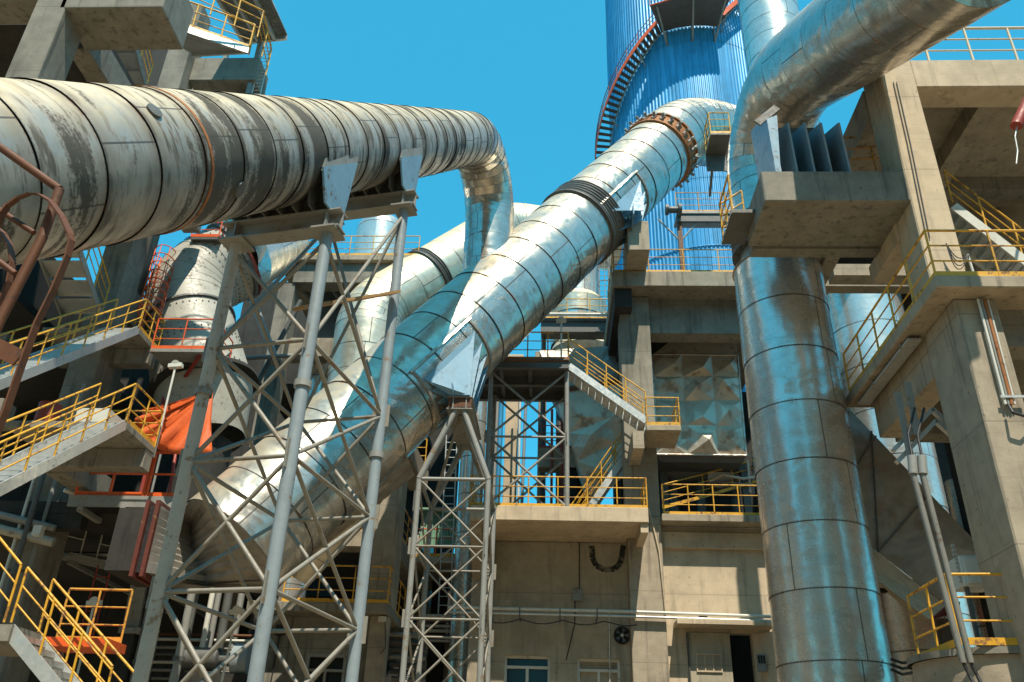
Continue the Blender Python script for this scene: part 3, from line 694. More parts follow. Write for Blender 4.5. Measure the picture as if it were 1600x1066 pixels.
# fan, pipes
fc = P(972, 993, YF-.02)
F = Thing('wall_fan', 'round black extractor fan in the wall above the right window', 'fan', fc)
F.part('fan_housing', MB().lathe(fc, (0,-1,0), [(-.1,.30),(.06,.30),(.06,.25),(-.02,.25)], 24), MT['conc_dark'])
F.part('back_plate', MB().lathe(fc, (0,-1,0), [(.0,.26),(.001,.0)], 24), MT['hole'])
mb = MB()
for k in range(5):
    an = k*2*math.pi/5; d = V((math.cos(an), 0, math.sin(an))); e = V((-math.sin(an), 0, math.cos(an)))
    mb.add([fc+d*.04-V((0,.03,0)), fc+d*.23-e*.07-V((0,.02,0)), fc+d*.23+e*.07-V((0,.06,0))], [(0,1,2)])
F.part('fan_blades', mb, MT['steel_dark']); F.part('fan_hub', MB().lathe(fc, (0,-1,0), [(.0,.06),(.08,.05),(.09,0)], 12), MT['white'])
T = Thing('wall_pipe', 'pair of long pale pipes running level across the concrete building', 'pipe', P(740, 955, 30.5))
zp = P(900, 953, 30.5).z
T.part('pipe', MB().path([V((P(700, 950, 30.5).x, 30.55, zp)), V((cx0-.3, 30.5, zp-.02)), V((xr-1, 30.5, zp-.1))], .055), MT['white'])
T.part('pipe', MB().path([V((P(700, 950, 30.5).x, 30.55, zp-.16)), V((cx0-.3, 30.5, zp-.18)), V((xr-1, 30.5, zp-.24))], .04), MT['galv'])
for x in (768, 812, 875, 933): q = P(x, 958, 30.5); T.part('pipe_bracket', MB().box(q.x-.02, q.x+.02, 30.45, YF-.003, zp-.28, zp-.22).box(q.x-.02, q.x+.02, 30.44, 30.48, zp-.28, zp+.05), MT['steel_dark'])
T = Thing('downpipe', 'thin drain pipe slanting down the right face of the concrete column', 'pipe', P(1030, 860, 30.6))
T.part('pipe', MB().path([P(1014, 795, 30.64), P(1030, 862, 30.64), P(1040, 958, 30.64)], .03, 6), MT['conc_lit'])
# fittings on the wall
T = Thing('junction_box', 'grey junction box with two cables on the concrete wall below the soot mark', 'box', P(900, 935, YF-.1))
q = P(902, 930, YF-.1); T.part('body', MB().box(q.x-.16, q.x+.16, YF-.16, YF-.003, q.z-.2, q.z+.2), MT['grey']); T.part('cable', MB().path([V((q.x-.08, YF-.05, q.z-.2)), V((q.x-.1, YF-.05, q.z-1.0)), V((q.x-.4, YF-.05, q.z-2.2))], .018, 5), MT['black']); T.part('cable', MB().path([V((q.x+.08, YF-.05, q.z+.2)), V((q.x+.1, YF-.05, zl)), V((q.x+.12, YF-.12, zl+.3))], .018, 5), MT['black'])
T = Thing('slack_cable', 'slack black cable looping along the concrete wall under the pale pipes', 'cable', P(800, 965, 30.6))
T.part('cable', MB().path([V((P(748+i*13, 960, 30.6).x, 30.62, zp_-.32-.16*abs(math.sin(i*.62)))) for i in range(20)], .02, 5), MT['black'])
T = Thing('wall_conduit', 'thin upright conduit with clips on the concrete wall left of the fan', 'conduit', P(952, 1000, YF-.05))
T.part('pipe', MB().tube(P(952, 958, YF-.05), P(953, 1100, YF-.05), .025, 6), MT['white'])
for y_ in (985, 1015, 1045): q = P(952, y_, YF-.04); T.part('clip', MB().box(q.x-.06, q.x+.06, YF-.04, YF-.003, q.z-.02, q.z+.02), MT['steel_dark'])
T = Thing('bulkhead_lamp', 'small bulkhead lamp on a bracket above the door canopy', 'lamp', P(1100, 962, YR-.1))
q = P(1098, 962, YR-.25); T.part('bracket', MB().box(q.x-.03, q.x+.03, YR-.3, YR-.003, q.z-.02, q.z+.02), MT['steel_dark']); T.part('lamp_head', MB().lathe(q, (0,-.5,-1), [(-.1,.05),(0,.12),(.08,.16),(.1,0)], 14), MT['steel_dark'])
T = Thing('socket_panel', 'small grey socket panel on the swung-open door leaf', 'panel', P(1190, 1030, 30.5))
q = P(1189, 1035, YR-.5); T.part('body', MB().box(q.x-.14, q.x+.14, YR-.62, YR-.5, q.z-.3, q.z+.25), MT['grey'])
for k in (-1, 0, 1): T.part('socket', MB().box(q.x-.03+k*.085, q.x+.03+k*.085, YR-.64, YR-.621, q.z-.05, q.z+.2), MT['hole'])
# rails
railing('yellow railing along the balcony of the sand-coloured concrete building', [V((P(733, 790, 28.8).x, 31.2, zbal1)), V((P(733, 790, 28.8).x, 28.82, zbal1)), V((P(1011, 785, 28.8).x, 28.82, zbal1)), V((P(1011, 785, 28.8).x, 30.6, zbal1))], 1.1, 1.05)
railing('yellow railing on the ledge between the concrete column and the giant upright duct', [V((cx1+.1, 30.42, zr1+.02)), V((P(1235, 797, 30.4).x, 30.42, zr1+.02))], 1.15, .95)
railing('second yellow railing sloping up behind the ledge railing under the creased metal box', [P(1036, 795, 33.5), P(1100, 778, 34), P(1190, 752, 34.5)], 1.0, 1.3, toe=True)
zz = zs1
railing('thin yellow railing on the high roof slab in front of the blue silo', [V((P(959, 424, 30).x, 33.5, zz)), V((P(959, 424, 30).x, 30.0, zz)), V((P(1180, 424, 30).x, 30.0, zz))], 1.15, 1.3, MT['yellow'], r=.022)
# ================================================================ steel landing with stairs
z1 = P(830, 560, 28.6).z
SP = Thing('steel_platform', 'rusty-edged steel deck on a lattice trestle left of the steel stairs', 'platform', P(830, 560, 29))
a0, a1 = P(770, 565, 28.6).x, P(889, 565, 28.6).x
SP.part('deck', MB().box(a0-1.5, a1, 28.6, 31.6, z1-.06, z1), MT['steel_dark'])
for y in (28.62, 30.1, 31.5): SP.part('deck_beam', MB().ibeam((a0-1.4, y, z1-.25), (a1, y, z1-.25), .2, .38, .03), MT['steel_dark'])
for x in (a0+.3, a0+1.4, a1-.1): SP.part('deck_joist', MB().ibeam((x, 28.7, z1-.2), (x, 31.5, z1-.2), .14, .26, .03), MT['steel_dark'])
SP.part('edge_strip', MB().box(a0-1.5, a1+.01, 28.56, 28.59, z1-.12, z1+.05), MT['rust_band'])
rail_parts(SP, [V((a0-1, 28.64, z1)), V((a1-.03, 28.64, z1))], 1.15, .75, MT['yellow_rust'], toe=False)
tlx0, tlx1 = P(762, 700, 28.7).x, P(886, 700, 28.7).x
zt3 = z1-.46; lv = [zbal1, zbal1+(zt3-zbal1)*.5, zt3]
T3 = Thing('trestle', 'wide lattice trestle of thin grey tubes carrying the rusty-edged steel deck', 'trestle', ((tlx0+tlx1)/2, 30, 0))
lattice(T3, [(tlx0, 28.85), (tlx1, 28.85), (tlx1, 31.0), (tlx0, 31.0)], lv, .085, .045, MT['grey'], MT['grey'])
fa = P(1010, 655, 29.0); fbp = V((a1, 29.0, z1-.1))
staircase('upper flight of steel stairs from the steel deck down to the small railed landing', V((fa.x, 29.0, P(1010, 658, 29.0).z)), fbp, (0, .95, 0), rmat=MT['yellow'], rails=(1, 1), sp=1.0, smat=MT['galv'])
lz = P(1040, 664, 28.9).z; lx0, lx1 = P(1010, 664, 28.9).x, P(1064, 664, 28.9).x
SL = Thing('landing', 'small concrete landing with yellow rails on the concrete column beside the creased metal box', 'landing', (lx0, 29.5, lz))
SL.part('slab', MB().box(lx0, lx1, 28.9, 30.68, lz-.22, lz), MT['conc'], bevel=.02)
SL.part('bracket', MB().box(cx0+.15, cx0+.55, 28.95, 30.68, lz-.9, lz-.23), MT['conc'])
rail_parts(SL, [V((lx0+.03, 28.93, lz)), V((lx1-.03, 28.93, lz)), V((lx1-.03, 30.6, lz))], 1.1, 1.0, MT['yellow'])
staircase('lower flight of steel stairs rising from the balcony to behind the concrete column', V((P(893, 779, 32.2).x, 32.2, zbal1)), V((P(985, 700, 32.2).x, 32.2, P(985, 700, 32.2).z)), (0, .9, 0), rmat=MT['yellow'], sp=1.0)
# ================================================================ creased metal boxes
HB = Thing('hopper', 'large metal box with cross-creased panels right of the concrete column', 'hopper', P(1095, 640, 33))
A = [P(1026, 712, 33.2), P(1166, 712, 33.2), P(1152, 555, 33.2), P(1020, 555, 33.2)]
A[0].z = A[1].z; A[3].z = A[2].z
Bk = [p+V((0, 4, 0)) for p in A]
HB.part('panel_wall', facet(MB(), A, 3, 4, .42, (0,-1,0), 5), MT['crumple'])
HB.part('side_wall', facet(MB(), [A[1], Bk[1], Bk[2], A[2]], 2, 4, .3, (1,0,0), 9), MT['crumple'])
HB.part('bottom_wall', facet(MB(), [A[0], Bk[0], Bk[1], A[1]], 3, 3, .1, (0,0,-1), 3), MT['crumple'])
HB.part('edge_angle', MB().path([A[0], A[1], A[2], A[3], A[0]], .05, 6), MT['duct_plain'])
HB.part('top_wall', MB().hexa([A[3], A[2], Bk[2], Bk[3]], [P(1062, 522, 33.6), P(1150, 520, 33.6), P(1150, 520, 33.6)+V((0,2.5,0)), P(1062, 522, 33.6)+V((0,2.5,0))]), MT['crumple'])
HB.part('skirt', MB().hexa([A[0]+V((.2,.2,-.25)), A[1]+V((-.2,.2,-.25)), Bk[1]+V((-.2,0,-.25)), Bk[0]+V((.2,0,-.25))], [A[0]+V((0,.05,-.02)), A[1]+V((0,.05,-.02)), Bk[1], Bk[0]]), MT['steel_dark'])
for x in (1035, 1160): q = P(x, 712, 34.5); HB.part('support_leg', MB().box(q.x-.15, q.x+.15, 34.4, 34.7, zr1, q.z-.3), MT['steel_dark'])
H2 = Thing('hopper', 'creased metal funnel narrowing downwards behind the steel stairs', 'hopper', P(930, 690, 34))
def quad(l, Y): return [P(x, y, Y) for x, y in l]
f = quad([(868, 612), (1010, 590), (1004, 715), (925, 792)], 34)
bk = [p+V((.3, 3.2, 0)) for p in f]
H2.part('panel_wall', facet(MB(), [f[3], f[2], f[1], f[0]], 2, 3, .42, (0,-1,0), 2), MT['crumple'])
H2.part('side_wall', facet(MB(), [f[0], f[3], bk[3], bk[0]], 3, 2, .12, (-1,0,0), 2), MT['crumple'])
H2.part('top_wall', MB().hexa([f[0], f[1], bk[1], bk[0]], quad([(843, 548), (965, 540)], 34.5)+[p+V((0,3,0)) for p in reversed(quad([(843, 548), (965, 540)], 34.5))]), MT['hopper'])
H2.part('flange', MB().beam(f[0]+V((-.1,-.06,0)), f[1]+V((0,-.06,0)), .1, .16), MT['rust'])
H2.part('stub', MB().tube(f[3]+V((.8,1.2,.3)), V((f[3].x+.8, f[3].y+1.2, zbal1)), .55, 20), MT['hopper'])
# cyclone behind
cyc = P(901, 470, 40)
CY = Thing('cyclone', 'silver cyclone with a dusty tan cone behind the upper steel deck', 'cyclone', cyc)
zc_ = lambda y: ZXY(y, cyc.x, 40)
Rr = (P(938, 440, 40).x-P(866, 440, 40).x)/2
CY.part('shell', MB().lathe((cyc.x, 40, 0), Z, [(zc_(470), Rr), (zc_(425), Rr), (zc_(385), Rr), (zc_(340), Rr)], 40), MT['duct_clean'])
CY.part('shoulder', MB().lathe((cyc.x, 40, 0), Z, [(zc_(505), Rr*1.25), (zc_(480), Rr*1.28), (zc_(470), Rr*1.02)], 40), MT['duct_tan'])
CY.part('throat', MB().lathe((cyc.x, 40, 0), Z, [(zc_(545), Rr*1.1), (zc_(505), Rr*1.22)], 40), MT['duct_clean'])
CY.part('cone', MB().lathe((cyc.x+.4, 40, 0), Z, [(zc_(640), Rr*.5), (zc_(556), Rr*1.45), (zc_(530), Rr*1.15)], 40), MT['duct_tan'])
CY.part('leg', MB().tube((cyc.x-.9, 40.5, 0), (cyc.x-.9, 40.5, zc_(560)), .2), MT['steel_dark']); CY.part('leg', MB().tube((cyc.x+.9, 40.5, 0), (cyc.x+.9, 40.5, zc_(560)), .2), MT['steel_dark'])
CY.part('spout', MB().tube((cyc.x+.4, 40, 0), (cyc.x+.4, 40, zc_(639)), Rr*.5, 24), MT['duct_tan'])
GW = Thing('gangway', 'dark steel gangway with yellow rails round the silver cyclone', 'platform', P(905, 505, 36))
gz = P(900, 497, 36).z
GW.part('deck', MB().box(P(845, 505, 36).x, P(968, 505, 36).x, 36, 38.0, gz-.1, gz), MT['steel_dark'])
GW.part('deck_beam', MB().ibeam(V((P(845, 505, 36).x, 36.1, gz-.45)), V((P(968, 505, 36).x, 36.1, gz-.45)), .25, .66, .04), MT['steel_dark'])
GW.part('service_pipe', MB().tube(V((P(845, 495, 36).x, 35.85, gz+.12)), V((P(968, 495, 36).x, 35.85, gz+.12)), .08), MT['white'])
rail_parts(GW, [V((P(850, 495, 36).x, 36.1, gz)), V((P(958, 495, 36).x, 36.1, gz))], 1.15, 1.0, MT['yellow'])
for x in (850, 958): q = P(x, 505, 37.8); GW.part('post', MB().tube((q.x, 37.8, 0), (q.x, 37.8, gz-.1), .12), MT['steel_dark'])
q = P(939, 470, 39); cage_ladder('caged ladder climbing the right side of the silver cyclone', (q.x+.2, 39.2, gz), (q.x+.2, 39.2, ZXY(400, q.x, 39.2)), (1,0,0), (0,-1,0), mat=MT['grey'])
q = P(876, 553, 29.5)
flood('flood lamp on a pole above the steel deck', V((P(877, 545, 29.5).x, 29.5, z1)), P(877, 500, 29.5))
# drum and piping under the creased box
DR = Thing('drum', 'dark horizontal drum with a grey metal end under the creased metal box', 'drum', P(1090, 740, 35))
zd = P(1090, 737, 35).z; xa, xb, xc = (P(x, 737, 35).x for x in (1028, 1103, 1168))
DR.part('shell', MB().lathe((xa, 35, zd), (1,0,0), [(0,0),(0,.5),(xb-xa,.5)], 28), MT['steel_dark'])
DR.part('guard', MB().lathe((xb, 35, zd), (1,0,0), [(0,.1),(0,.52),(xc-xb-.7,.52),(xc-xb-.7,.3),(xc-xb,.3),(xc-xb,0)], 28), MT['galv'])
for x in (xa+.6, xb-.3, xc-.6): DR.part('foot', MB().box(x-.12, x+.12, 34.7, 35.3, zr1-.02, zd-.35), MT['steel_dark'])
T = Thing('pipework', 'tangle of thin grey service pipes right of the dark drum', 'pipes', P(1150, 750, 34))
for k, (l, r_) in enumerate((([(1108, 752), (1130, 742), (1160, 748), (1186, 745)], .06), ([(1120, 762), (1150, 755), (1188, 760)], .05), ([(1168, 720), (1172, 770)], .05), ([(1176, 705), (1178, 775)], .04), ([(1160, 712), (1190, 712)], .03))):
    T.part('pipe', MB().path([P(x, y, 34.2+.1*k) for x, y in l], r_), MT['grey'] if k % 2 else MT['white'])
T = Thing('valve_cluster', 'dark valves beside the dark drum below the creased metal box', 'valve', P(1160, 735, 34.4))
for x, y in ((1158, 735), (1168, 752), (1180, 730)):
    q = P(x, y, 34.6); T.part('valve', MB().lathe(q, (0,-1,0), [(-.2,0),(-.2,.16),(-.05,.16),(-.05,.08),(.05,.08),(.05,.16),(.2,.16),(.2,0)], 12).tube(q, q+V((0,0,.35)), .03), MT['steel_dark'])
# ================================================================ tall columns and sky gap behind the trestles
for k, (a, b, y, Y, zt_, mt, lb) in enumerate(((788, 808, 700, 37, 565, 'conc_lit', 'pinkish concrete pillar seen between the trestles, left of the sky gap'), (840, 853, 700, 40, 560, 'conc', 'slim concrete pillar seen between the trestles, right of the sky gap'), (746, 756, 700, 34.5, 600, 'conc_grey', 'grey concrete pillar behind the right leg of the pointed trestle'), (893, 905, 700, 39, 560, 'conc_dark', 'dark concrete pillar behind the creased metal funnel'))):
    q0, q1 = P(a, y, Y), P(b, y, Y); zq = P(a, zt_, Y).z
    Tp = Thing('pillar', lb, 'pillar', (q0.x, Y, 0), None)
    Tp.part('shaft', MB().box(q0.x, q1.x, Y, Y+.7, 0, zq), MT[mt], bevel=.02)
    Tp.part('corbel', MB().box(q0.x-.2, q1.x+.2, Y-.12, Y+.82, zq+.003, zq+.35), MT[mt], bevel=.02)
T = Thing('pipe_run', 'bundle of blue and grey upright pipes between the trestles', 'pipes', P(825, 700, 35.5))
for x0_, x1_, r_, m_ in ((812, 822, .07, 'greyblue'), (817, 812, .05, 'white'), (765, 768, .1, 'steel_dark'), (775, 777, .08, 'grey'), (781, 783, .12, 'blue_sheet')):
    a = P(x0_, 640, 35.6); T.part('pipe', MB().tube((a.x, 35.6, 0), (a.x+(x1_-x0_)*.03, 35.6, P(x0_, 575, 35.6).z), r_, 10), MT[m_])
RP = Thing('railed_stage', 'red-railed steel stage on a concrete beam behind the lattice trestle', 'platform', P(870, 690, 36))
q0, q1 = P(842, 715, 36), P(900, 715, 36); zz = P(870, 700, 36).z
RP.part('beam', MB().box(q0.x, q1.x, 36, 36.8, zz-.9, zz), MT['conc'])
rail_parts(RP, [V((q0.x, 36.05, zz)), V((q1.x, 36.05, zz))], 1.1, .9, MT['red'])
for x in (862, 878): a = P(x, 720, 35.8); RP.part('upright', MB().tube((a.x, 35.8, 0), (a.x, 35.8, P(x, 640, 35.8).z), .06, 8), MT['red'])
RP.part('upright', MB().box(q1.x-.3, q1.x, 36.1, 36.5, 0, zz-.9), MT['conc_dark'])

# ================================================================ blue silo
YS = 56.; sc = P(1074, 150, YS); RS_ = sc.x-P(952, 150, YS).x
SI = Thing('silo', 'tall round silo clad in blue corrugated sheet behind the ducts', 'silo', (sc.x, YS, 0))
zt_s = 80.; nw = 150; mb = MB(); zs = [0, 6, 12, 18, 24, 30, 36, 42, 48, 56, 64, zt_s]
for i, (za, zb_) in enumerate(zip(zs, zs[1:])):
    vs = []
    rj = .03*(i % 2)
    for k in range(nw*4+1):
        an = 2*math.pi*k/(nw*4); r_ = RS_+(.0, .05, .05, .0)[k % 4]+rj*.6
        vs += [V((sc.x+math.sin(an)*r_, YS-math.cos(an)*r_, za)), V((sc.x+math.sin(an)*r_, YS-math.cos(an)*r_, zb_))]
    mb.add(vs, [(2*k, 2*k+2, 2*k+3, 2*k+1) for k in range(nw*4)])
SI.part('cladding', mb, MT['blue_sheet'])
SI.part('roof', MB().lathe((sc.x, YS, zt_s), Z, [(0, RS_+.1), (3, 0)], 48), MT['roof_sheet'])
for z_ in (24.0, 36.0, 48.0): SI.part('hoop', MB().lathe((sc.x, YS, z_), Z, [(-.04, RS_+.07), (-.04, RS_+.13), (.04, RS_+.13), (.04, RS_+.07)], 64), MT['blue_sheet'])
def sp(th, r_, z_): return V((sc.x-math.sin(R(th))*r_, YS-math.cos(R(th))*r_, z_))
zA_ = ZXY(265, sp(100, RS_+1, 0).x, sp(100, RS_+1, 0).y); zB_ = ZXY(38, sp(24, RS_+1, 0).x, sp(24, RS_+1, 0).y)
def sp_stair(label, t0, t1, z0_, z1_, n_):
    ST = Thing('spiral_staircase', label, 'staircase', sp(t0, RS_, z0_))
    inn = MB(); out_ = MB(); hr = MB(); mr = MB(); sof = MB(); pts = []
    for k in range(n_+1):
        th = t0+(t1-t0)*k/n_; z_ = z0_+(z1_-z0_)*k/n_; pts.append((th, z_))
    for (ta, za), (tb, zb_) in zip(pts, pts[1:]):
        for mbb, r_, h_, w_ in ((inn, RS_+.2, .3, .06), (out_, RS_+1.35, .36, .06)): mbb.beam(sp(ta, r_, za), sp(tb, r_, zb_), w_, h_)
        hr.tube(sp(ta, RS_+1.35, za+1.2), sp(tb, RS_+1.35, zb_+1.2), .035, 6); mr.tube(sp(ta, RS_+1.35, za+.7), sp(tb, RS_+1.35, zb_+.7), .028, 6)
    ST.part('inner_stringer', inn, MT['grey']); ST.part('outer_stringer', out_, MT['orange']); ST.part('handrail', hr, MT['red']); ST.part('mid_rail', mr, MT['red'])
    nt_ = int(abs(z1_-z0_)/.34)
    for k in range(nt_):
        th = t0+(t1-t0)*(k+.5)/nt_; z_ = z0_+(z1_-z0_)*(k+.5)/nt_; d_ = (t1-t0)/nt_*.46
        ST.part('tread', MB().hexa([sp(th-d_, RS_+.2, z_-.02), sp(th-d_, RS_+1.33, z_-.02), sp(th+d_, RS_+1.33, z_-.02), sp(th+d_, RS_+.2, z_-.02)], [sp(th-d_, RS_+.2, z_+.02), sp(th-d_, RS_+1.33, z_+.02), sp(th+d_, RS_+1.33, z_+.02), sp(th+d_, RS_+.2, z_+.02)]), MT['steel_dark'])
        if k % 3 == 0: ST.part('baluster', MB().tube(sp(th, RS_+1.35, z_), sp(th, RS_+1.35, z_+1.2), .028, 6), MT['red'])
    for k in (1, 4, 7): th, z_ = pts[k*n_//8]; ST.part('bracket', MB().tube(sp(th, RS_+.05, z_-1.2), sp(th, RS_+1.3, z_-.15), .05, 6), MT['grey'])
    return ST
sp_stair('orange-edged stair winding up the left side of the blue silo to a landing', 112, 25, zA_-3, zB_, 26)
LP = Thing('silo_landing', 'dark steel landing high on the front of the blue silo', 'platform', sp(5, RS_, zB_))
pts = [sp(t, RS_+.15, zB_) for t in (25, 15, 5, -5, -12)]; po = [sp(t, RS_+3.0, zB_) for t in (25, 15, 5, -5, -12)]
mb = MB()
for k in range(4): mb.hexa([pts[k], po[k], po[k+1], pts[k+1]], [p+V((0,0,.12)) for p in (pts[k], po[k], po[k+1], pts[k+1])])
LP.part('deck', mb, MT['steel_dark'])
LP.part('edge_strip', MB().path([p+V((0,0,.1)) for p in po], .08, 6), MT['orange'])
rail_parts(LP, [p+V((0,0,.12)) for p in po], 1.2, 1.5, MT['red'], toe=False, r=.03)
for t in (22, 5, -10): LP.part('bracket', MB().tube(sp(t, RS_, zB_-1.6), sp(t, RS_+2.8, zB_-.03), .07, 6).tube(sp(t, RS_+.1, zB_-1.6), sp(t, RS_+.1, zB_), .06, 6), MT['grey'])
zC_ = ZXY(2, sp(-26, RS_+1, 0).x, sp(-26, RS_+1, 0).y)
sp_stair('orange-edged stair continuing up to the right from the silo landing', -12, -45, zB_+.1, zB_+6.5, 10)
# walkway in front of the silo
WK = Thing('walkway', 'grey steel walkway with thin rails bridging in front of the blue silo', 'walkway', P(1100, 338, 44))
wz = P(1100, 330, 44).z; w0, w1 = P(1058, 335, 44).x, P(1200, 335, 44).x
WK.part('deck', MB().box(w0, w1, 44, 45.6, wz-.15, wz), MT['grey'])
WK.part('deck_beam', MB().ibeam((w0, 44.05, wz-.5), (w1, 44.05, wz-.5), .2, .65, .04), MT['steel_dark'])
rail_parts(WK, [V((w0, 44.05, wz)), V((w1, 44.05, wz))], 1.5, 1.4, MT['yellow_rust'], toe=True, r=.03)
for x in (1061, 1195): q = P(x, 345, 44.2); WK.part('post', MB().box(q.x-.14, q.x+.14, 44.1, 44.4, zs1, wz-.16), MT['rust'])
q = P(1061, 345, 44.2)
for s in (-1, 1): WK.part('knee_brace', MB().tube((q.x, 44.2, wz-2.2), (q.x+s*1.3, 44.2, wz-.5), .06, 6), MT['grey'])
WK.part('winch', MB().lathe(P(1052, 328, 43.8), (1,0,0), [(-.5,0),(-.5,.35),(-.3,.35),(-.3,.22),(.3,.22),(.3,.42),(.5,.42),(.5,0)], 18), MT['steel_dark'])
# ================================================================ concrete stair tower, left
LF = Thing('frame_building', 'weathered concrete stair tower on the left with deep beams and columns', 'building', (P(63, 870, 24.5).x, 24.5, 0))
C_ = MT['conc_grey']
def colY(px0, px1, py, Y, dep, ztop, z0=0, mt=C_, lb=None): return LF.part('column', MB().box(P(px0, py, Y).x, P(px1, py, Y).x, Y, Y+dep, z0, ztop), mt, lb, bevel=.03)
ztop = P(285, 20, 24.5).z+3
zA1 = P(170, 12, 15.5).z
axl, axr = P(15, 100, 15.5).x, P(66, 100, 15.5).x
colY(15, 66, 100, 15.5, 1.0, zA1+4)
LF.part('floor_beam', MB().box(P(92, 12, 15.5).x, P(250, 12, 15.5).x+.05, 15.5, 17.0, zA1, zA1+1.6), C_, bevel=.03)
LF.part('floor_beam', MB().box(axl-6, axl-.004, 15.55, 16.4, zA1+.4, zA1+1.4), C_, bevel=.03)
LF.part('cross_beam', MB().box(P(95, 50, 16.6).x, P(130, 50, 16.6).x, 17.004, 26, zA1+.1, zA1+1.1), C_, bevel=.03)
LF.part('floor_slab', MB().box(axl-6, P(142, 50, 17).x, 17.004, 24, zA1+1.11, zA1+1.4), MT['conc_dark'])
LF.part('back_wall', MB().box(P(120, 90, 30).x, P(268, 90, 30).x, 30.0, 30.3, P(200, 160, 30).z, P(200, 20, 30).z), MT['conc_dark'])
zD0, zD1 = P(350, 125, 25).z, P(350, 90, 25).z
colY(263, 297, 75, 24.5, 1.0, P(275, 68, 24.5).z+2.4)
colY(85, 132, 640, 24.4, 1.1, P(275, 140, 24.5).z-3, 0, C_)
LF.part('edge_beam', MB().box(P(300, 105, 25).x, P(403, 105, 25).x, 25, 26.2, zD0, zD1), C_, bevel=.03)
LF.part('edge_beam', MB().box(P(300, 135, 27).x-3, P(390, 135, 27).x, 27, 27.8, P(340, 148, 27).z, P(340, 134, 27).z), C_)
colY(372, 402, 140, 26.21, .9, zD1-.004, zD0-2.5)
LF.part('corbel', MB().prism([P(352, 123, 25.6), P(400, 123, 25.6), P(402, 152, 25.6), P(378, 152, 25.6)], (0, .55, 0)), C_)
# steel grating platform, canopy roof
gz_ = P(268, 38, 20).z
GP = Thing('grating_platform', 'pale steel grating platform with yellow rails under the corrugated canopy, top left', 'platform', P(300, 60, 20))
g4 = [PZ(x, y, gz_) for x, y in ((232, 44), (268, 38), (388, 79), (300, 84))]
mb = MB()
for k in range(26): w_ = k/25; a, b = g4[0].lerp(g4[3], w_), g4[1].lerp(g4[2], w_); mb.beam(a, b, .03, .05)
for k in range(7): w_ = k/6; mb.beam(g4[0].lerp(g4[1], w_)+V((0,0,.03)), g4[3].lerp(g4[2], w_)+V((0,0,.03)), .03, .03)
GP.part('grating', mb, MT['galv']); GP.part('plate', MB().hexa([p+V((0,0,.07)) for p in g4], [p+V((0,0,.09)) for p in g4]), MT['galv'])
GP.part('edge_channel', MB().beam(g4[1], g4[2], .06, .3).beam(g4[2], g4[3], .06, .3), MT['galv'])
rail_parts(GP, [g4[1]+(g4[1]-g4[2])*.5+V((0,0,.15)), g4[2]+V((0,0,.15)), g4[2].lerp(g4[3], .2)+V((.3,.3,.15))], 1.15, 1.0, MT['yellow'], r=.03)
g5 = [PZ(x, y, gz_+.1) for x, y in ((290, 5), (402, 58))]
railing('inner yellow railing of the top left steel grating platform', [g5[0], g5[1], PZ(415, 118, gz_)], 1.3, .9, MT['yellow'], r=.028, toe=False)
rz = P(448, 56, 25).z
RR = Thing('canopy_roof', 'grey corrugated canopy roof jutting into the sky at the top left', 'roof', P(400, 50, 25))
r4 = [PZ(300, -60, rz), PZ(420, -10, rz), PZ(449, 56, rz), PZ(375, 64, rz)]
mb = MB(); n_ = 120; vs = []
for k in range(n_+1):
    w_ = k/n_; o_ = V((0,0,(.0, .05, .05, 0)[k % 4])); a, b = r4[1].lerp(r4[2], w_)+o_, r4[0].lerp(r4[3], w_)+o_; vs += [a, b, a+V((0,0,.03)), b+V((0,0,.03))]
mb.add(vs, [(4*k, 4*k+1, 4*k+5, 4*k+4) for k in range(n_)]+[(4*k+2, 4*k+6, 4*k+7, 4*k+3) for k in range(n_)]+[(4*k, 4*k+4, 4*k+6, 4*k+2) for k in range(n_)])
RR.part('sheeting', mb, MT['roof_sheet'])
for w_ in (.1, .4, .75): RR.part('purlin', MB().beam(r4[0].lerp(r4[1], w_)+V((0,0,-.12)), r4[3].lerp(r4[2], w_)+V((0,0,-.12)), .12, .2), MT['galv'])
RR.part('edge_beam', MB().beam(r4[3]+V((0,0,-.1)), r4[2]+V((0,0,-.1)), .1, .24), MT['galv'])
q = PZ(408, 62, rz); RR.part('post', MB().beam(q, V((q.x, q.y, zD0-1)), .16, .16), MT['grey']); q2 = PZ(360, 62, rz); RR.part('post', MB().beam(q2, V((q2.x, q2.y, zD1)), .16, .16), MT['grey'])
# mesh guard strip on the post
GM = Thing('ladder', 'thin pale cat ladder on the edge post below the canopy roof', 'ladder', V((q.x, q.y, zD0)))
for s in (.15, .5): GM.part('stile', MB().tube((q.x+s, q.y, q.z-.3), (q.x+s, q.y, zD0-1.2), .025, 6), MT['white'])
for k in range(16): z_ = q.z-.5-k*(q.z-zD0+.7)/16; GM.part('rung', MB().tube((q.x+.15, q.y, z_), (q.x+.5, q.y, z_), .015, 5), MT['white'])
# flights running in depth, seen from below
def flight(label, lt, lb, rt, Yt, Yb, rails=(1, 1), **k):
    a, b = P(*lb, Yb), P(*lt, Yt); w_ = P(*rt, Yt).x-b.x; return staircase(label, a, V((b.x, b.y, b.z)), (w_, 0, 0), rails=rails, **k)
flight('steep stair flight seen from below between the concrete beams, top left', (160, 50), (186, 136), (206, 50), 21.0, 24.0, rmat=MT['yellow'], smat=MT['grey'], tmat=MT['galv'], rails=(0, 1))
flight('steep stair flight seen from below, just under the soot-banded duct at left', (52, 372), (98, 492), (120, 366), 20.6, 24.0, rmat=MT['yellow'], smat=MT['grey'], tmat=MT['galv'], rails=(0, 1))
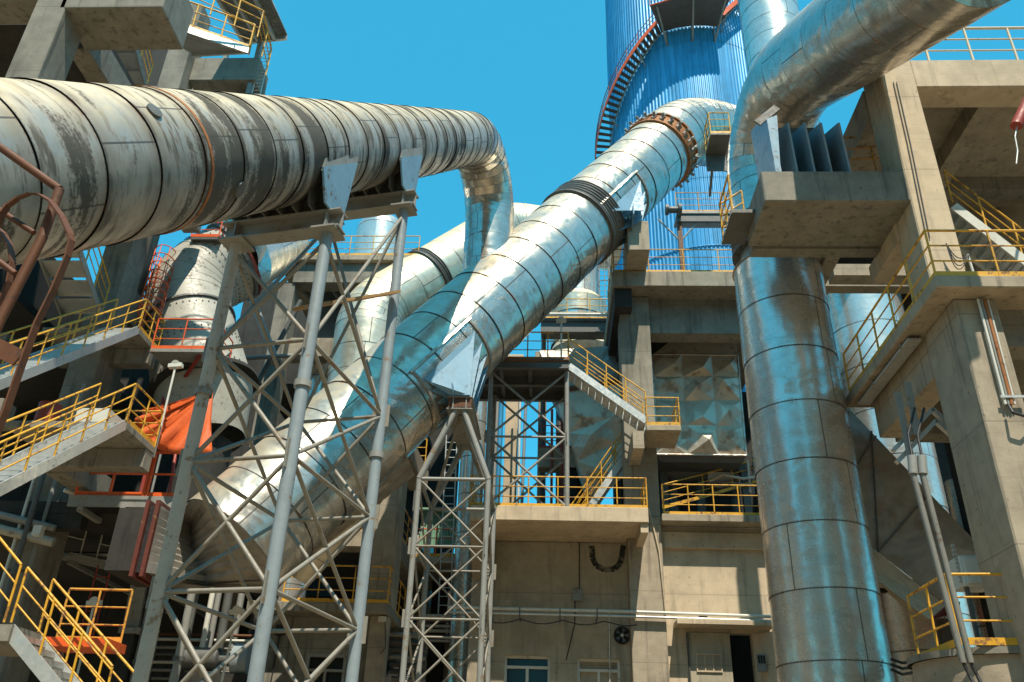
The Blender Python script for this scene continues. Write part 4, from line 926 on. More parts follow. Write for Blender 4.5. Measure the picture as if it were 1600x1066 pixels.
# scissor flights rising away from the yard to landings, yellow rails both sides
def rx(px, py): return P(px, py, 1.).x
def away_stair(lbs, top, bot, Yt, wd, beam, ext=1.35, over=1.0, left=2.3):
    t_ = P(*top, Yt); Yb = Yt*rx(*top)/rx(*bot); b_ = P(*bot, Yb); b_.x = t_.x; t2 = b_+(t_-b_); low = b_-(t_-b_)*(over-1)
    staircase(lbs[0], low-V((wd, 0, 0)), t2-V((wd, 0, 0)), (wd, 0, 0), rmat=MT['yellow'], smat=MT['galv'], tmat=MT['galv'], sp=1.15)
    z_ = t_.z+.1; x1 = t_.x+.03; x0_ = x1-wd-left; y0 = Yt+.02; y1 = Yt+ext
    T = Thing('landing', lbs[1], 'landing', ((x0_+x1)/2, (y0+y1)/2, z_))
    T.part('slab', MB().box(x0_, x1, y0, y1, z_-.2, z_), C_, bevel=.02)
    T.part('beam', MB().box(x0_, x1-.02, y1-.5, y1-.03, z_-.75, z_-.204), C_, bevel=.02)
    T.part('bracket', MB().box(x0_+.3, x0_+.9, y1-.02, y1+2.6, z_-.8, z_-.1), C_)
    rail_parts(T, [V((x1-.03, y0+.03, z_)), V((x1-.03, y1-.05, z_)), V((x0_+.1, y1-.05, z_))], 1.1, 1.0, MT['yellow'])
    return z_, x0_, x1, y0, y1
zu, ux, uy, uy0, uy1 = away_stair(('yellow-railed stair flight rising to the upper left landing', 'concrete landing with yellow rails, upper of two at the left'), (215, 516), (40, 585), 23.8, .95, None, 1.6, 1.3)
zl_, lx, ly, ly0, ly1 = away_stair(('yellow-railed stair flight rising to the lower left landing beside the orange tarpaulin', 'concrete landing with yellow rails and a white box, lower of two at the left'), (195, 664), (0, 765), 20.2, .95, None, 1.9, 1.5)
solo('storage_box', MB().box(ly-1.75, ly-.85, ly0+.5, ly1-.3, zl_+.003, zl_+.6), MT['white'], 'white metal box with lid standing on the lower left landing', 'box', bevel=.02)
solo('drum', MB().lathe(V((ly-2.7, ly0+.8, zl_+.003)), Z, [(0, 0), (0, .3), (.8, .3), (.8, 0)], 20), MT['red'], 'dark red drum behind the white box on the lower left landing', 'drum')
# lower flight descending to the right
a, b = P(150, 1150, 16.6), P(14, 984, 16.6)
staircase('yellow-railed stair flight descending to the right at the bottom left corner', a, b, (0, 1.0, 0), rmat=MT['yellow'], smat=MT['galv'], tmat=MT['galv'], sp=1.05)
T = Thing('landing', 'concrete landing at the bottom left corner above the descending stairs', 'landing', b)
T.part('slab', MB().box(b.x-3, b.x+.1, 16.5, 18.6, b.z-.22, b.z+.08), C_)
rail_parts(T, [V((b.x+1.3, 18.5, b.z+.08)), V((b.x-.1, 18.5, b.z+.08))], 1.1, .8, MT['yellow_rust'])
rail_parts(T, [V((b.x-3, 16.53, b.z+2.6)), V((b.x-.1, 16.53, b.z+.12))], 1.1, 1.0, MT['yellow'], toe=False)
T.part('post', MB().box(b.x-2.6, b.x-2.2, 17, 17.4, 0, b.z-.23), C_)
T.part('slab', MB().box(b.x+.11, b.x+1.4, 17.7, 18.6, b.z-.12, b.z+.06), MT['orange'])
# floors and dark bays
zf1, zf2, zf3 = zu+.3, P(80, 790, 24.4).z, P(80, 620, 24.4).z
XL = P(-60, 700, 24).x-6
cxa = P(149, 587, 24.4).x
LF.part('edge_beam', MB().box(XL, P(20, 500, 24.6).x, 24.6, 25.4, P(10, 560, 24.6).z, P(10, 520, 24.6).z), C_)
LF.part('edge_beam', MB().box(XL, cxa-1.2, 22.2, 22.9, P(10, 660, 22.2).z, P(10, 622, 22.2).z), C_, bevel=.02)
LF.part('cross_beam', MB().box(P(150, 470, 24.6).x-.1, P(150, 470, 24.6).x+.8, 25.52, 32, P(180, 500, 25.5).z, P(180, 455, 25.5).z), C_)
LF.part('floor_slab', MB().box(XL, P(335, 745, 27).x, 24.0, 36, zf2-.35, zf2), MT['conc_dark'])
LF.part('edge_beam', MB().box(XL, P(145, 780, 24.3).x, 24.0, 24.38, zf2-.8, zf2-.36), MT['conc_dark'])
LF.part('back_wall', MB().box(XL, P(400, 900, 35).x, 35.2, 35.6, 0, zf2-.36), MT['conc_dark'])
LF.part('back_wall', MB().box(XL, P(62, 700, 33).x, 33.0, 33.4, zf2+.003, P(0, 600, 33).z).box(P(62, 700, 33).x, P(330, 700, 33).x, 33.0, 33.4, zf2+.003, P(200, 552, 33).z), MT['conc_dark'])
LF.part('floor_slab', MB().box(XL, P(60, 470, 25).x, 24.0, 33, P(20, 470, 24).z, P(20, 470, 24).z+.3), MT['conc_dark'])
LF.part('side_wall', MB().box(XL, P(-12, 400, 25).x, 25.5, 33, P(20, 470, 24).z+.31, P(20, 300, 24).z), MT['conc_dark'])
LF.part('pier', MB().box(P(205, 400, 29).x, P(212, 400, 29).x+.15, 29, 29.8, zf2, P(215, 330, 29).z), C_)
# slanting concrete panel behind flight
LF.part('column', MB().box(P(160, 420, 26).x, P(206, 420, 26).x, 26, 27.3, zf2, P(190, 330, 26).z+4), C_, 'broad pale concrete pier right of the upper stair flight', bevel=.03)
LF.part('pipe_sleeve', MB().tube(P(92, 80, 24), P(68, 130, 22.6), .45, 20), MT['grey'])
# steel brace and ladder in the dark bay
T = Thing('steel_strut', 'slanting grey steel channel standing in the dark bay at lower left', 'strut', P(205, 985, 27))
T.part('channel', MB().beam(P(203, 990, 27), P(221, 895, 27), .5, .12, (0,-1,0)), MT['grey']); T.part('foot', MB().box(P(192, 985, 27).x, P(225, 985, 27).x, 26.7, 27.3, P(205, 992, 27).z, P(205, 983, 27).z), MT['grey'])
T.part('post', MB().box(P(205, 992, 27).x-.2, P(205, 992, 27).x+.2, 26.8, 27.2, 0, P(205, 992, 27).z-.003), MT['conc_dark'])
a, b = P(130, 1010, 26.0), P(164, 884, 26.0)
cage_ladder('red and grey ladder in the dark bay at lower left', a, b, (1, 0, 0), (0, -1, 0), w=.42, mat=MT['red'], cage=False)
pz_ = P(160, 885, 27).z
T = Thing('railed_stage', 'pale-railed narrow steel stage in the dark bay left of the red flange', 'platform', P(150, 885, 27))
p0, p1 = PZ(98, 868, pz_), PZ(205, 892, pz_)
T.part('deck', MB().beam(p0, p1, .9, .08), MT['grey']); T.part('bracket', MB().beam(p0+V((0,.4,-.1)), V((p0.x, 35, pz_-.1)), .1, .12).beam(p1+V((0,.4,-.1)), V((p1.x, 35, pz_-.1)), .1, .12), MT['grey'])
rail_parts(T, [p0+V((0,-.4,.04)), p0.lerp(p1, .32)+V((0,-.4,.04))], 1.5, .9, MT['white'], toe=False); rail_parts(T, [p0.lerp(p1, .55)+V((0,-.4,.04)), p1+V((0,-.4,.04))], 1.5, .9, MT['white'], toe=False)
T = Thing('gantry_bar', 'long pale bar slanting across the dark bay below the orange-railed platform', 'bar', P(100, 766, 23.4))
T.part('bar', MB().tube(P(100, 766, 23.4), P(228, 806, 25.2), .06, 8), MT['white']); T.part('bracket', MB().tube(P(228, 806, 25.2), P(228, 806, 25.2)+V((0,0,2.0)), .04), MT['grey'])
# upright pipes of the dark bay
pl = [(246, 280, 910, 27, .17, 'grey'), (285, 262, 1000, 26, .12, 'grey'), (300, 300, 960, 28, .1, 'steel_dark'), (322, 300, 980, 28, .09, 'white'), (336, 320, 960, 29, .1, 'grey'), (352, 330, 960, 29, .14, 'steel_dark'), (372, 330, 960, 30, .12, 'grey')]
for k, (x_, _, y_, Y, r_, m_) in enumerate(pl):
    q = P(x_, y_, Y); lab = ['thick pale upright pipe right of the slanting strut', 'second pale upright pipe from the left in the dark bay', 'dark thin riser among the pipes of the lower left bay', 'white riser pipe left of the flood lamp pole', 'grey riser pipe behind the left trestle leg', 'thick dark riser pipe behind the flood lamp pole', 'grey riser pipe right of the flood lamp pole'][k]
    T = Thing('riser_pipe', lab, 'pipe', (q.x, Y, 0), 'riser pipes in the lower left bay')
    T.part('pipe', MB().tube((q.x, Y, 0), (q.x, Y, P(x_, 880+8*k, Y).z), r_, 12), MT[m_])
    for z_ in (2.2, 5.0): T.part('coupling', MB().lathe((q.x, Y, z_), Z, [(0, r_), (0, r_+.05), (.12, r_+.05), (.12, r_)], 12), MT['steel_dark'])
T = Thing('pipe_rack', 'rack of thin level pipes in the dark bay behind the tall trestle', 'pipes', P(330, 1010, 29.4))
for k, (y_, m_) in enumerate(((1000, 'white'), (1012, 'grey'), (1022, 'steel_dark'), (1034, 'white'), (1046, 'grey'), (988, 'rust'), (1058, 'grey'))):
    q = P(300, y_, 29.3); T.part('pipe', MB().tube((P(225, y_, 29.3).x, 29.3+.1*k, q.z), (P(425, y_, 29.3).x, 29.3+.1*k, q.z), .05, 8), MT[m_])
for x_ in (240, 400): q = P(x_, 1000, 29.9); T.part('rack_post', MB().box(q.x-.06, q.x+.06, 30.0, 30.12, 0, P(x_, 984, 29.9).z), MT['grey'])
T = Thing('pump_skid', 'dark pump and motor skid low in the bay behind the tall trestle', 'pump', P(330, 1060, 28))
q = P(318, 1030, 28)
T.part('motor', MB().lathe(q, (1,0,0), [(-.6,0),(-.6,.35),(.5,.35),(.55,.2),(.9,.2),(.9,0)], 20), MT['steel_dark']); T.part('pump_casing', MB().lathe(q+V((1.3,0,0)), (1,0,0), [(-.3,0),(-.3,.5),(.2,.5),(.2,0)], 20), MT['greyblue']); T.part('base', MB().box(q.x-.8, q.x+1.8, 27.6, 28.4, 0, q.z-.45), MT['conc_dark'])
q = P(268, 570, 24.0); flood('flood lamp on a pole in front of the grey kiln hood, above the orange tarpaulin', V((P(258, 640, 22.3).x, 22.3, zl_-.2)), P(275, 570, 22.3), (0,-1,-.4))
flood('flood lamp on a slanting pole in the dark bay at lower left', P(118, 1080, 24.5)+V((0,0,-4)), P(148, 940, 24.5), (.3,-1,-.2))
flood('flood lamp on a white pole between the legs of the tall trestle', P(352, 1066, 25)+V((-.3,0,-4)), P(371, 954, 25), (-.2,-1,-.2))
# ================================================================ preheater vessel
VS = Thing('kiln_hood', 'big pale riveted steel vessel with a bent neck behind the red caged ladder', 'vessel', P(300, 600, 27.5))
v0, v1, v2, v3 = P(310, 720, 27.0), P(296, 500, 27.5), P(352, 415, 28.5), P(392, 393, 30.3)
zz_ = [v0, v1]
def cone(name, a, b, ra, rb, mt, n_=48, segs=3):
    ax = (b-a); L = ax.length; return VS.part(name, MB().lathe(a, ax, [(L*k/segs, ra+(rb-ra)*k/segs) for k in range(segs+1)], n_), mt)
cone('body', P(322, 690, 27.2), P(318, 615, 27.3), 1.3, 1.7, MT['vessel'])
cone('body', P(318, 615, 27.3), P(296, 500, 27.6), 1.75, 1.56, MT['vessel'])
band(VS, P(318, 612, 27.3), (P(296, 500, 27.6)-P(318, 615, 27.3)), 1.78, .16, MT['conc_dark'], 'flange', .16, bolts=0)
band(VS, P(297, 505, 27.6), (P(296, 500, 27.6)-P(318, 615, 27.3)), 1.58, .08, MT['steel_dark'], 'flange', .09)
duct(VS, rounded([P(297, 507, 27.6), P(290, 445, 28.0), P(362, 410, 28.6)], 2.2, 5), [1.56, 1.6, 1.6], 2, MT['vessel'], name='neck', n=56)
nk = (P(362, 410, 28.6)-P(290, 445, 28.0)).normalized()
band(VS, P(362, 410, 28.6), nk, 1.6, .14, MT['steel_dark'], 'flange', .12); band(VS, P(362, 410, 28.6)+nk*.22, nk, 1.58, .07, MT['red'], 'flange', .1)
c0_ = P(365, 409, 28.6); c1_ = P(452, 375, 31.5)
cone('cone', c0_+nk*.15, c1_, 1.58, 1.0, MT['duct_clean'])
cone('upper_shell', P(352, 405, 29.4), P(392, 340, 33), 1.35, 1.3, MT['duct_tan'])
rv = MB()
vax = (P(296, 500, 27.6)-P(318, 615, 27.3))
for w_, rr in ((.08, 1.735), (.13, 1.725), (.48, 1.66), (.53, 1.65), (.88, 1.58)):
    o_ = P(318, 615, 27.3)+vax*w_; t_ = vax.normalized(); a_ = t_.orthogonal().normalized(); b2 = t_.cross(a_)
    for k in range(44): d = a_*math.cos(k*math.pi/22)+b2*math.sin(k*math.pi/22); rv.tube(o_+d*rr, o_+d*(rr+.03), .03, 6)
for w_ in (-.25, -.5, -.75, -1.0, -1.15):
    o_ = P(362, 410, 28.6)+nk*w_*1.0; a_ = nk.orthogonal().normalized(); b2 = nk.cross(a_)
    for k in range(44): d = a_*math.cos(k*math.pi/22)+b2*math.sin(k*math.pi/22); rv.tube(o_+d*1.57, o_+d*1.63, .028, 6)
VS.part('rivets', rv, MT['steel_dark'])
VS.part('bracket', MB().tube(P(322, 690, 27.2), V((P(322, 690, 27.2).x, 27.2, zf2)), .9, 20), MT['conc_dark'])
cage_ladder('orange-red caged ladder leaning against the pale riveted vessel', P(233, 510, 25.2), P(262, 402, 26.8), (1, .0, .1), (0, -1, .2), w=.5, mat=MT['orange'], hoops=7, z0=.12, rc=.42)
# orange platforms
T = Thing('railed_stage', 'small orange-railed platform beside the foot of the caged ladder', 'platform', P(290, 560, 25))
oz = P(300, 545, 24.6).z
p0, p1, p2 = PZ(236, 520, oz), PZ(330, 560, oz), PZ(318, 552, oz)
p0 = V((P(238, 533, 24.6).x, 24.6, oz)); p1 = V((P(328, 552, 24.6).x, 24.6, oz))
T.part('deck', MB().box(p0.x, p1.x, 24.6, 26.4, oz-.12, oz), MT['grey']); rail_parts(T, [p0+V((.02,.03,0)), p1+V((-.03,.03,0)), V((p1.x-.03, 26.3, oz))], 1.15, .9, MT['orange'])
T.part('knee_brace', MB().tube(P(312, 556, 24.8), P(282, 600, 26.0), .07), MT['red'])
T.part('leg', MB().box(p0.x+.1, p0.x+.25, 26.0, 26.15, zf2+.003, oz-.125), MT['red'])
T = Thing('railed_stage', 'little orange-railed step high on the vessel just under the soot-banded duct', 'platform', P(325, 370, 28))
oz = P(330, 370, 26.6).z; p0, p1 = V((P(303, 352, 26.6).x, 26.6, oz)), V((P(342, 370, 26.6).x, 26.6, oz))
T.part('deck', MB().box(p0.x, p1.x, 26.6, 27.6, oz-.12, oz), MT['steel_dark']); rail_parts(T, [p0, p1, V((p1.x, 27.5, oz))], 1.0, .8, MT['orange'])
T.part('bracket', MB().beam(V((p0.x+.4, 27.5, oz-.15)), P(335, 400, 28.2), .12, .12), MT['steel_dark'])
T = Thing('railed_stage', 'long orange-railed service platform below the orange tarpaulin', 'platform', P(210, 780, 24))
oz = P(200, 775, 23.2).z
p0, p1, p2 = V((P(118, 757, 23.2).x, 23.2, oz)), V((P(283, 785, 23.2).x, 23.2, oz)), None
p0, pm_, pn, p1 = [V((P(x_, 770, 23.2).x, 23.2, oz)) for x_ in (118, 224, 229, 283)]
T.part('deck', MB().box(p0.x, p1.x, 23.2, 24.3, oz-.1, oz), MT['steel_dark'])
T.part('edge_beam', MB().box(p0.x-.1, p1.x+.1, 23.12, 23.19, oz-.35, oz-.02), MT['grey'])
for a_, b2 in ((p0, pm_), (pn, p1)):
    rail_parts(T, [a_+V((0,.03,0)), b2+V((0,.03,0))], 1.35, 1.0, MT['orange'], n=2, r=.045)
for w_ in (.1, .5, .9): q = p0.lerp(p1, w_); T.part('hanger', MB().box(q.x-.08, q.x+.08, 23.1, 24.3, oz-.5, oz-.36), MT['grey'])
T.part('ladder_frame', MB().tube(P(262, 785, 23.3), P(275, 705, 23.9), .05).tube(P(276, 785, 23.3), P(290, 705, 23.9), .05), MT['red'])
# ---- tarpaulin
ap = P(333, 610, 22.6); base = [P(232, 640, 22.9), P(226, 690, 22.7), P(240, 700, 22.6), P(285, 707, 22.5), P(318, 700, 22.5)]
mb = MB(); nv = 46; rows = 10; vs = []
bp = []
tl = [(P(222, 640, 23.0)), P(210, 664, 22.9), P(214, 692, 22.7), P(250, 703, 22.6), P(285, 712, 22.5), P(330, 708, 22.5)]
for k in range(nv+1):
    w_ = k/nv*(len(tl)-1); i = min(int(w_), len(tl)-2); bp.append(tl[i].lerp(tl[i+1], w_-i))
for k, b_e in enumerate(bp):
    for j in range(rows+1):
        w_ = j/rows; q = ap.lerp(b_e, w_); amp = .07*math.sin(math.pi*min(1, w_*1.25)) + .015
        q = q+V((0, (1 if k % 2 else -1)*amp*(1-.5*w_)+.12*math.sin(k*.7)*w_, -.25*math.sin(math.pi*w_)*(.3+.2*math.sin(k)))); vs.append(q)
mb.add(vs, [(k*(rows+1)+j, (k+1)*(rows+1)+j, (k+1)*(rows+1)+j+1, k*(rows+1)+j+1) for k in range(nv) for j in range(rows)], smooth=True)
o = solo('tarpaulin', mb, MT['tarp'], 'bright orange tarpaulin gathered to one corner, hanging beside the left trestle leg', 'tarpaulin')
md = o.modifiers.new('t', 'SOLIDIFY'); md.thickness = .01
# ================================================================ rusty ladder cage in the near left corner
LC = Thing('ladder_cage', 'rusty brown ladder cage and guard rail very near at the left edge', 'ladder', (P(20, 500, 5).x, 5, 0))
Yn = 5.0
def rp(x_, y_, Y=Yn): return P(x_, y_, Y)
g0, g1 = rp(0, 230), rp(93, 296); ext = (g0-g1)
LC.part('guard_rail', MB().path([g0+ext*1.5, g1], .033, 10), MT['rust'])
gb = rp(0, 500); LC.part('upright', MB().path([g1, rp(66, 372), gb, gb+(gb-g1)*1.2], .036, 10), MT['rust'])
def hoop(l, Y, w_=.055):
    pts = [rp(x_, y_, Y) for x_, y_ in l]; mb = MB()
    for a, b in zip(pts, pts[1:]): mb.beam(a, b, .012, w_, (0,1,.6))
    return mb
LC.part('hoop', hoop([(-8, 360), (3, 335), (12, 322), (28, 310), (46, 303), (62, 304), (80, 315), (97, 338), (110, 366), (112, 376), (106, 400), (85, 450), (58, 505), (34, 570), (10, 640), (-10, 690)], Yn-.1, .07), MT['rust'])
LC.part('hoop', hoop([(-10, 352), (6, 365), (16, 385), (20, 410), (14, 440), (2, 468), (-12, 490)], Yn+.1, .06), MT['rust'])
LC.part('cross_bar', MB().tube(rp(-10, 322), rp(53, 364), .022, 8), MT['rust']); LC.part('cross_bar', MB().tube(rp(-10, 402), rp(24, 428), .022, 8), MT['rust'])
LC.part('stile', MB().tube(rp(-25, 400), V((rp(-25, 400).x-.6, 5.0, 0)), .035, 8), MT['rust']); LC.part('stile', MB().tube(rp(-12, 640), V((rp(-12, 640).x-.5, 4.9, 0)), .035, 8), MT['rust'])
LC.part('plate', MB().beam(rp(-10, 540), rp(30, 560), .02, .12), MT['rust'])
# ================================================================ concrete plant building behind the trestles
MBd = Thing('concrete_building', 'grey concrete building behind the tall trestle with a railed terrace over a shaded wall', 'building', (P(520, 1000, 29).x, 29, 0))
zt1, zt0 = P(520, 941, 28.4).z, P(520, 956, 28.4).z
MBd.part('wall', MB().box(P(405, 1000, 29.4).x, P(478, 1040, 29.4).x, 29.4, 29.8, 0, zt0-.003).box(P(541, 1040, 29.4).x, P(600, 1000, 29.4).x, 29.4, 29.8, 0, zt0-.003).box(P(478, 1040, 29.4).x, P(541, 1040, 29.4).x, 29.4, 29.8, P(510, 1022, 29.4).z, zt0-.003).box(P(478, 1040, 29.4).x, P(541, 1040, 29.4).x, 29.4, 29.8, 0, 3.4), MT['conc_grey'])
a, b = P(478, 1040, 29.4).x, P(541, 1040, 29.4).x; zt = P(510, 1022, 29.4).z
w_ = MBd.part('window', MB().box(a, a+.1, 29.36, 29.5, 3.4, zt).box(b-.1, b, 29.36, 29.5, 3.4, zt).box(a+.1, b-.1, 29.36, 29.5, zt-.1, zt).box(a+.1, b-.1, 29.36, 29.5, zt-.55, zt-.47).box((a+b)/2-.04, (a+b)/2+.04, 29.36, 29.5, 3.4, zt-.55), MT['grey'])
MBd.part('pane', MB().box(a+.1, b-.1, 29.54, 29.56, 3.4, zt-.1), MT['glass'], parent=w_)
xe = P(607, 945, 28.4).x
MBd.part('terrace_slab', MB().box(P(385, 948, 28.4).x, xe, 28.4, 39, zt0, zt1), MT['conc_grey'], bevel=.02)
MBd.part('column', MB().box(P(583, 850, 28.9).x, P(620, 850, 28.9).x, 28.9, 30.0, zt1+.003, P(600, 640, 28.9).z), MT['conc'], bevel=.02)
MBd.part('column', MB().box(P(565, 1000, 28.9).x+.2, P(604, 1000, 28.9).x, 28.9, 29.39, 0, zt0-.003), MT['conc'], bevel=.02)
zg1, zg0 = P(540, 828, 29).z, P(540, 854, 29).z
cxr = P(620, 850, 28.9).x; cxl = P(583, 850, 28.9).x
MBd.part('beam', MB().box(P(430, 840, 29).x, cxl-.004, 29.0, 29.8, zg0, zg1), MT['conc'], bevel=.02)
MBd.part('beam', MB().box(cxr-.7, cxr-.02, 30.004, 40, zg0-.1, zg1-.02), MT['conc_grey'])
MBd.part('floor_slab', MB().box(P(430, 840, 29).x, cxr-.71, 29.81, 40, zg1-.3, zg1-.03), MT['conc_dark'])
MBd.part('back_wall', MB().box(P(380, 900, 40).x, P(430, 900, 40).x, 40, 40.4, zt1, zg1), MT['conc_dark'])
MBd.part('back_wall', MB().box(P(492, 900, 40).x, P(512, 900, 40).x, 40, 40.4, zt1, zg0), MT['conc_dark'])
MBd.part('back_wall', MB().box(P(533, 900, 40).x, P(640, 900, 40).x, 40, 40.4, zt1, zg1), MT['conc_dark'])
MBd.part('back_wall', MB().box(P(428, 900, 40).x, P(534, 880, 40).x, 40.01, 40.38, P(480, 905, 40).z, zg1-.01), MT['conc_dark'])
z5 = P(520, 640, 29).z
# diagonal haunch right of the column
MBd.part('brace', MB().beam(P(628, 700, 29.6), P(655, 752, 32.5), .7, .8), MT['conc'])
railing('yellow railing on the beam left of the tall concrete column behind the trestle', [V((P(440, 828, 29.05).x, 29.05, zg1)), V((cxl-.02, 29.05, zg1))], 1.15, 1.2, MT['white_rail'], toemat=MT['yellow'])
railing('yellow railing on the depthwise beam right of the tall concrete column', [V((cxr-.05, 30.0, zg1)), V((cxr-.05, 39.5, zg1))], 1.15, 1.2, MT['yellow_rust'])
railing('yellow railing on the shaded terrace behind the tall trestle', [V((P(440, 943, 28.45).x, 28.45, zt1)), V((xe-.05, 28.45, zt1)), V((xe-.05, 38.5, zt1))], 1.2, 1.1, MT['yellow'])
T = Thing('pipe_stack', 'stack of dark level pipes right of the shaded concrete wall', 'pipes', P(630, 1020, 30))
for k in range(7): q = P(606, 990+11*k, 31); T.part('pipe', MB().path([V((q.x, 31+.12*k, q.z)), V((q.x+1.1, 31+.12*k, q.z-.06)), V((P(665, 990, 31).x, 31+.12*k, q.z-.02))], .09, 8), MT['steel_dark'] if k % 3 else MT['grey'])
T.part('rack_post', MB().box(P(632, 1000, 32).x, P(636, 1000, 32).x, 32, 32.15, 0, P(634, 985, 32).z), MT['steel_dark'])
q = P(596, 965, 28.6); T = Thing('junction_box', 'small white junction box with a cable on the shaded wall corner', 'box', q)
T.part('body', MB().box(q.x-.12, q.x+.12, 28.7, 28.88, q.z-.1, q.z+.06), MT['white']); T.part('cable', MB().path([q+V((.1,.15,-.1)), q+V((.2,.15,-.9)), q+V((.05,.15,-1.1))], .015, 5), MT['black'])
q = P(438, 985, 29.3); T = Thing('switch_box', 'small black switch box and cable on the shaded wall', 'box', q)
T.part('body', MB().box(q.x-.14, q.x+.14, 29.2, 29.39, q.z-.16, q.z+.16), MT['black']); T.part('cable', MB().tube(q+V((0,.05,-.16)), q+V((-.15,.05,-3)), .02, 5), MT['black'])
# green sheeted shed between trestles
GS = Thing('shed', 'green corrugated shed on a yellow-edged deck behind the pointed trestle', 'shed', P(700, 850, 34))
gx0, gx1 = P(655, 850, 34).x, P(752, 850, 34).x; gt, gb_ = P(700, 800, 34).z, P(700, 853, 34).z
vs = []; n_ = 80; mb = MB()
for k in range(n_+1): x_ = gx0+(gx1-gx0)*k/n_; y_ = 34+(.0, .05, .05, 0)[k % 4]; vs += [V((x_, y_, gb_)), V((x_, y_, gt))]
mb.add(vs, [(2*k, 2*k+2, 2*k+3, 2*k+1) for k in range(n_)])
GS.part('wall_sheet', mb, MT['green_sheet']); GS.part('side_wall', MB().box(gx0, gx0+.05, 34.06, 38, gb_, gt).box(gx1-.05, gx1, 34.06, 38, gb_, gt), MT['green_sheet'])
GS.part('roof', MB().hexa([V((gx0-.3, 33.7, gt)), V((gx1+.3, 33.7, gt)), V((gx1+.3, 38, gt+1)), V((gx0-.3, 38, gt+1))], [V((gx0-.3, 33.7, gt+.08)), V((gx1+.3, 33.7, gt+.08)), V((gx1+.3, 38, gt+1.08)), V((gx0-.3, 38, gt+1.08))]), MT['green_sheet'])
dz_ = P(700, 876, 33.6).z
GS.part('deck', MB().box(gx0-.2, gx1+.2, 33.0, 38, dz_-.25, dz_), MT['conc']); rail_parts(GS, [V((gx0-.1, 33.05, dz_)), V((gx1+.1, 33.05, dz_))], 1.1, .8, MT['orange'], toemat=MT['yellow'])
for x_ in (gx0+.2, gx1-.4): GS.part('post', MB().box(x_, x_+.25, 34.2, 34.5, 0, dz_-.253), MT['conc_grey'])
for k, (x_, x2, y_, Y, mt, lb) in enumerate(((672, 694, 960, 36, 'conc_dark', 'dark square pillar behind the pointed trestle, left of the low sky gap'), (702, 728, 950, 38, 'conc_dark', 'broad dark pillar right of the low sky gap behind the pointed trestle'))):
    Tp = Thing('pillar', lb, 'pillar', (P(x_, y_, Y).x, Y, 0)); zq = P(x_, 880, Y).z
    Tp.part('shaft', MB().box(P(x_, y_, Y).x, P(x2, y_, Y).x, Y, Y+1, 0, zq), MT[mt], bevel=.02); Tp.part('corbel', MB().box(P(x_, y_, Y).x-.2, P(x2, y_, Y).x+.2, Y-.1, Y+1.1, zq+.003, zq+.4), MT[mt])
T = Thing('pipe_rack', 'rack of pale stacked pipes seen low behind the pointed trestle', 'pipes', P(700, 975, 34))
for k in range(6): q = P(660, 962+7*k, 34); T.part('pipe', MB().tube((q.x, 34+.1*k, q.z), (P(738, 960, 34).x, 34+.1*k, q.z), .07, 8), MT[('white', 'steel_dark', 'galv')[k % 3]])
for x_ in (668, 732): q = P(x_, 962, 34.5); T.part('rack_post', MB().box(q.x-.06, q.x+.06, 34.6, 34.72, 0, q.z+.1), MT['grey'])
T = Thing('low_building', 'small pale building with a window low behind the pointed trestle', 'building', P(715, 1040, 37))
z_ = P(715, 1012, 37).z
T.part('wall', MB().box(P(690, 1040, 37).x, P(760, 1040, 37).x, 37, 41, 0, z_), MT['conc_lit']); T.part('roof_slab', MB().box(P(686, 1040, 37).x, P(764, 1040, 37).x, 36.7, 41.3, z_+.003, z_+.25), MT['conc'])
T.part('window', MB().box(P(722, 1040, 37).x, P(736, 1040, 37).x, 36.96, 36.997, z_-1.9, z_-.7), MT['glass'])
# ================================================================ high platform building behind (x 435-650)
NB = Thing('frame_building', 'dark open concrete frame behind the upper part of the tall trestle, with a yellow-railed top', 'building', (P(540, 420, 36).x, 36, 0))
zn1, zn0 = P(540, 398, 36).z, P(540, 406, 36).z; zk = P(540, 434, 36).z
nx0, nx1 = P(432, 410, 36).x, P(655, 410, 36).x
NB.part('roof_slab', MB().box(nx0, nx1, 36, 47, zn0, zn1), MT['conc'], bevel=.02)
NB.part('beam', MB().box(nx0+.9, nx1-.1, 36.3, 37.2, zk-.1, zn0-.003), MT['conc_grey'], bevel=.02)
NB.part('column', MB().box(P(437, 440, 36.4).x, P(462, 440, 36.4).x, 36.4, 37.4, 0, zk-.103), MT['conc_grey'], bevel=.02)
NB.part('column', MB().box(P(403, 640, 34.4).x, P(425, 640, 34.4).x, 34.4, 35.3, 0, P(410, 560, 34.4).z), MT['conc_grey'], bevel=.02)
NB.part('column', MB().box(nx1-1.4, nx1-.5, 36.4, 37.4, 0, zk-.103), MT['conc_grey'])
NB.part('beam', MB().box(P(450, 540, 36).x, P(562, 540, 36).x, 36.1, 36.9, P(500, 557, 36.1).z, P(500, 528, 36.1).z), MT['conc'], bevel=.02)
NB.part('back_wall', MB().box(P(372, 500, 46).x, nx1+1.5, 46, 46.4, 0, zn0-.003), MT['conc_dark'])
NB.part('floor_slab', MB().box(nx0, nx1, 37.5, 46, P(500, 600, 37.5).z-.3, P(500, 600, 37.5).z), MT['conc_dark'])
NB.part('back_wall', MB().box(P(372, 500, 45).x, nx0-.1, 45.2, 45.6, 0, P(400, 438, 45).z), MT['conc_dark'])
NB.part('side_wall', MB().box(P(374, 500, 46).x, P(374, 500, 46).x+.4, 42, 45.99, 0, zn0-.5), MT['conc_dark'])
for k, (a_, b_) in enumerate((((470, 450), (520, 500)), ((520, 450), (560, 520)), ((455, 470), (430, 520)))):
    NB.part('brace', MB().tube(P(*a_, 38), P(*b_, 39.5), .13, 8), MT['steel_dark'])
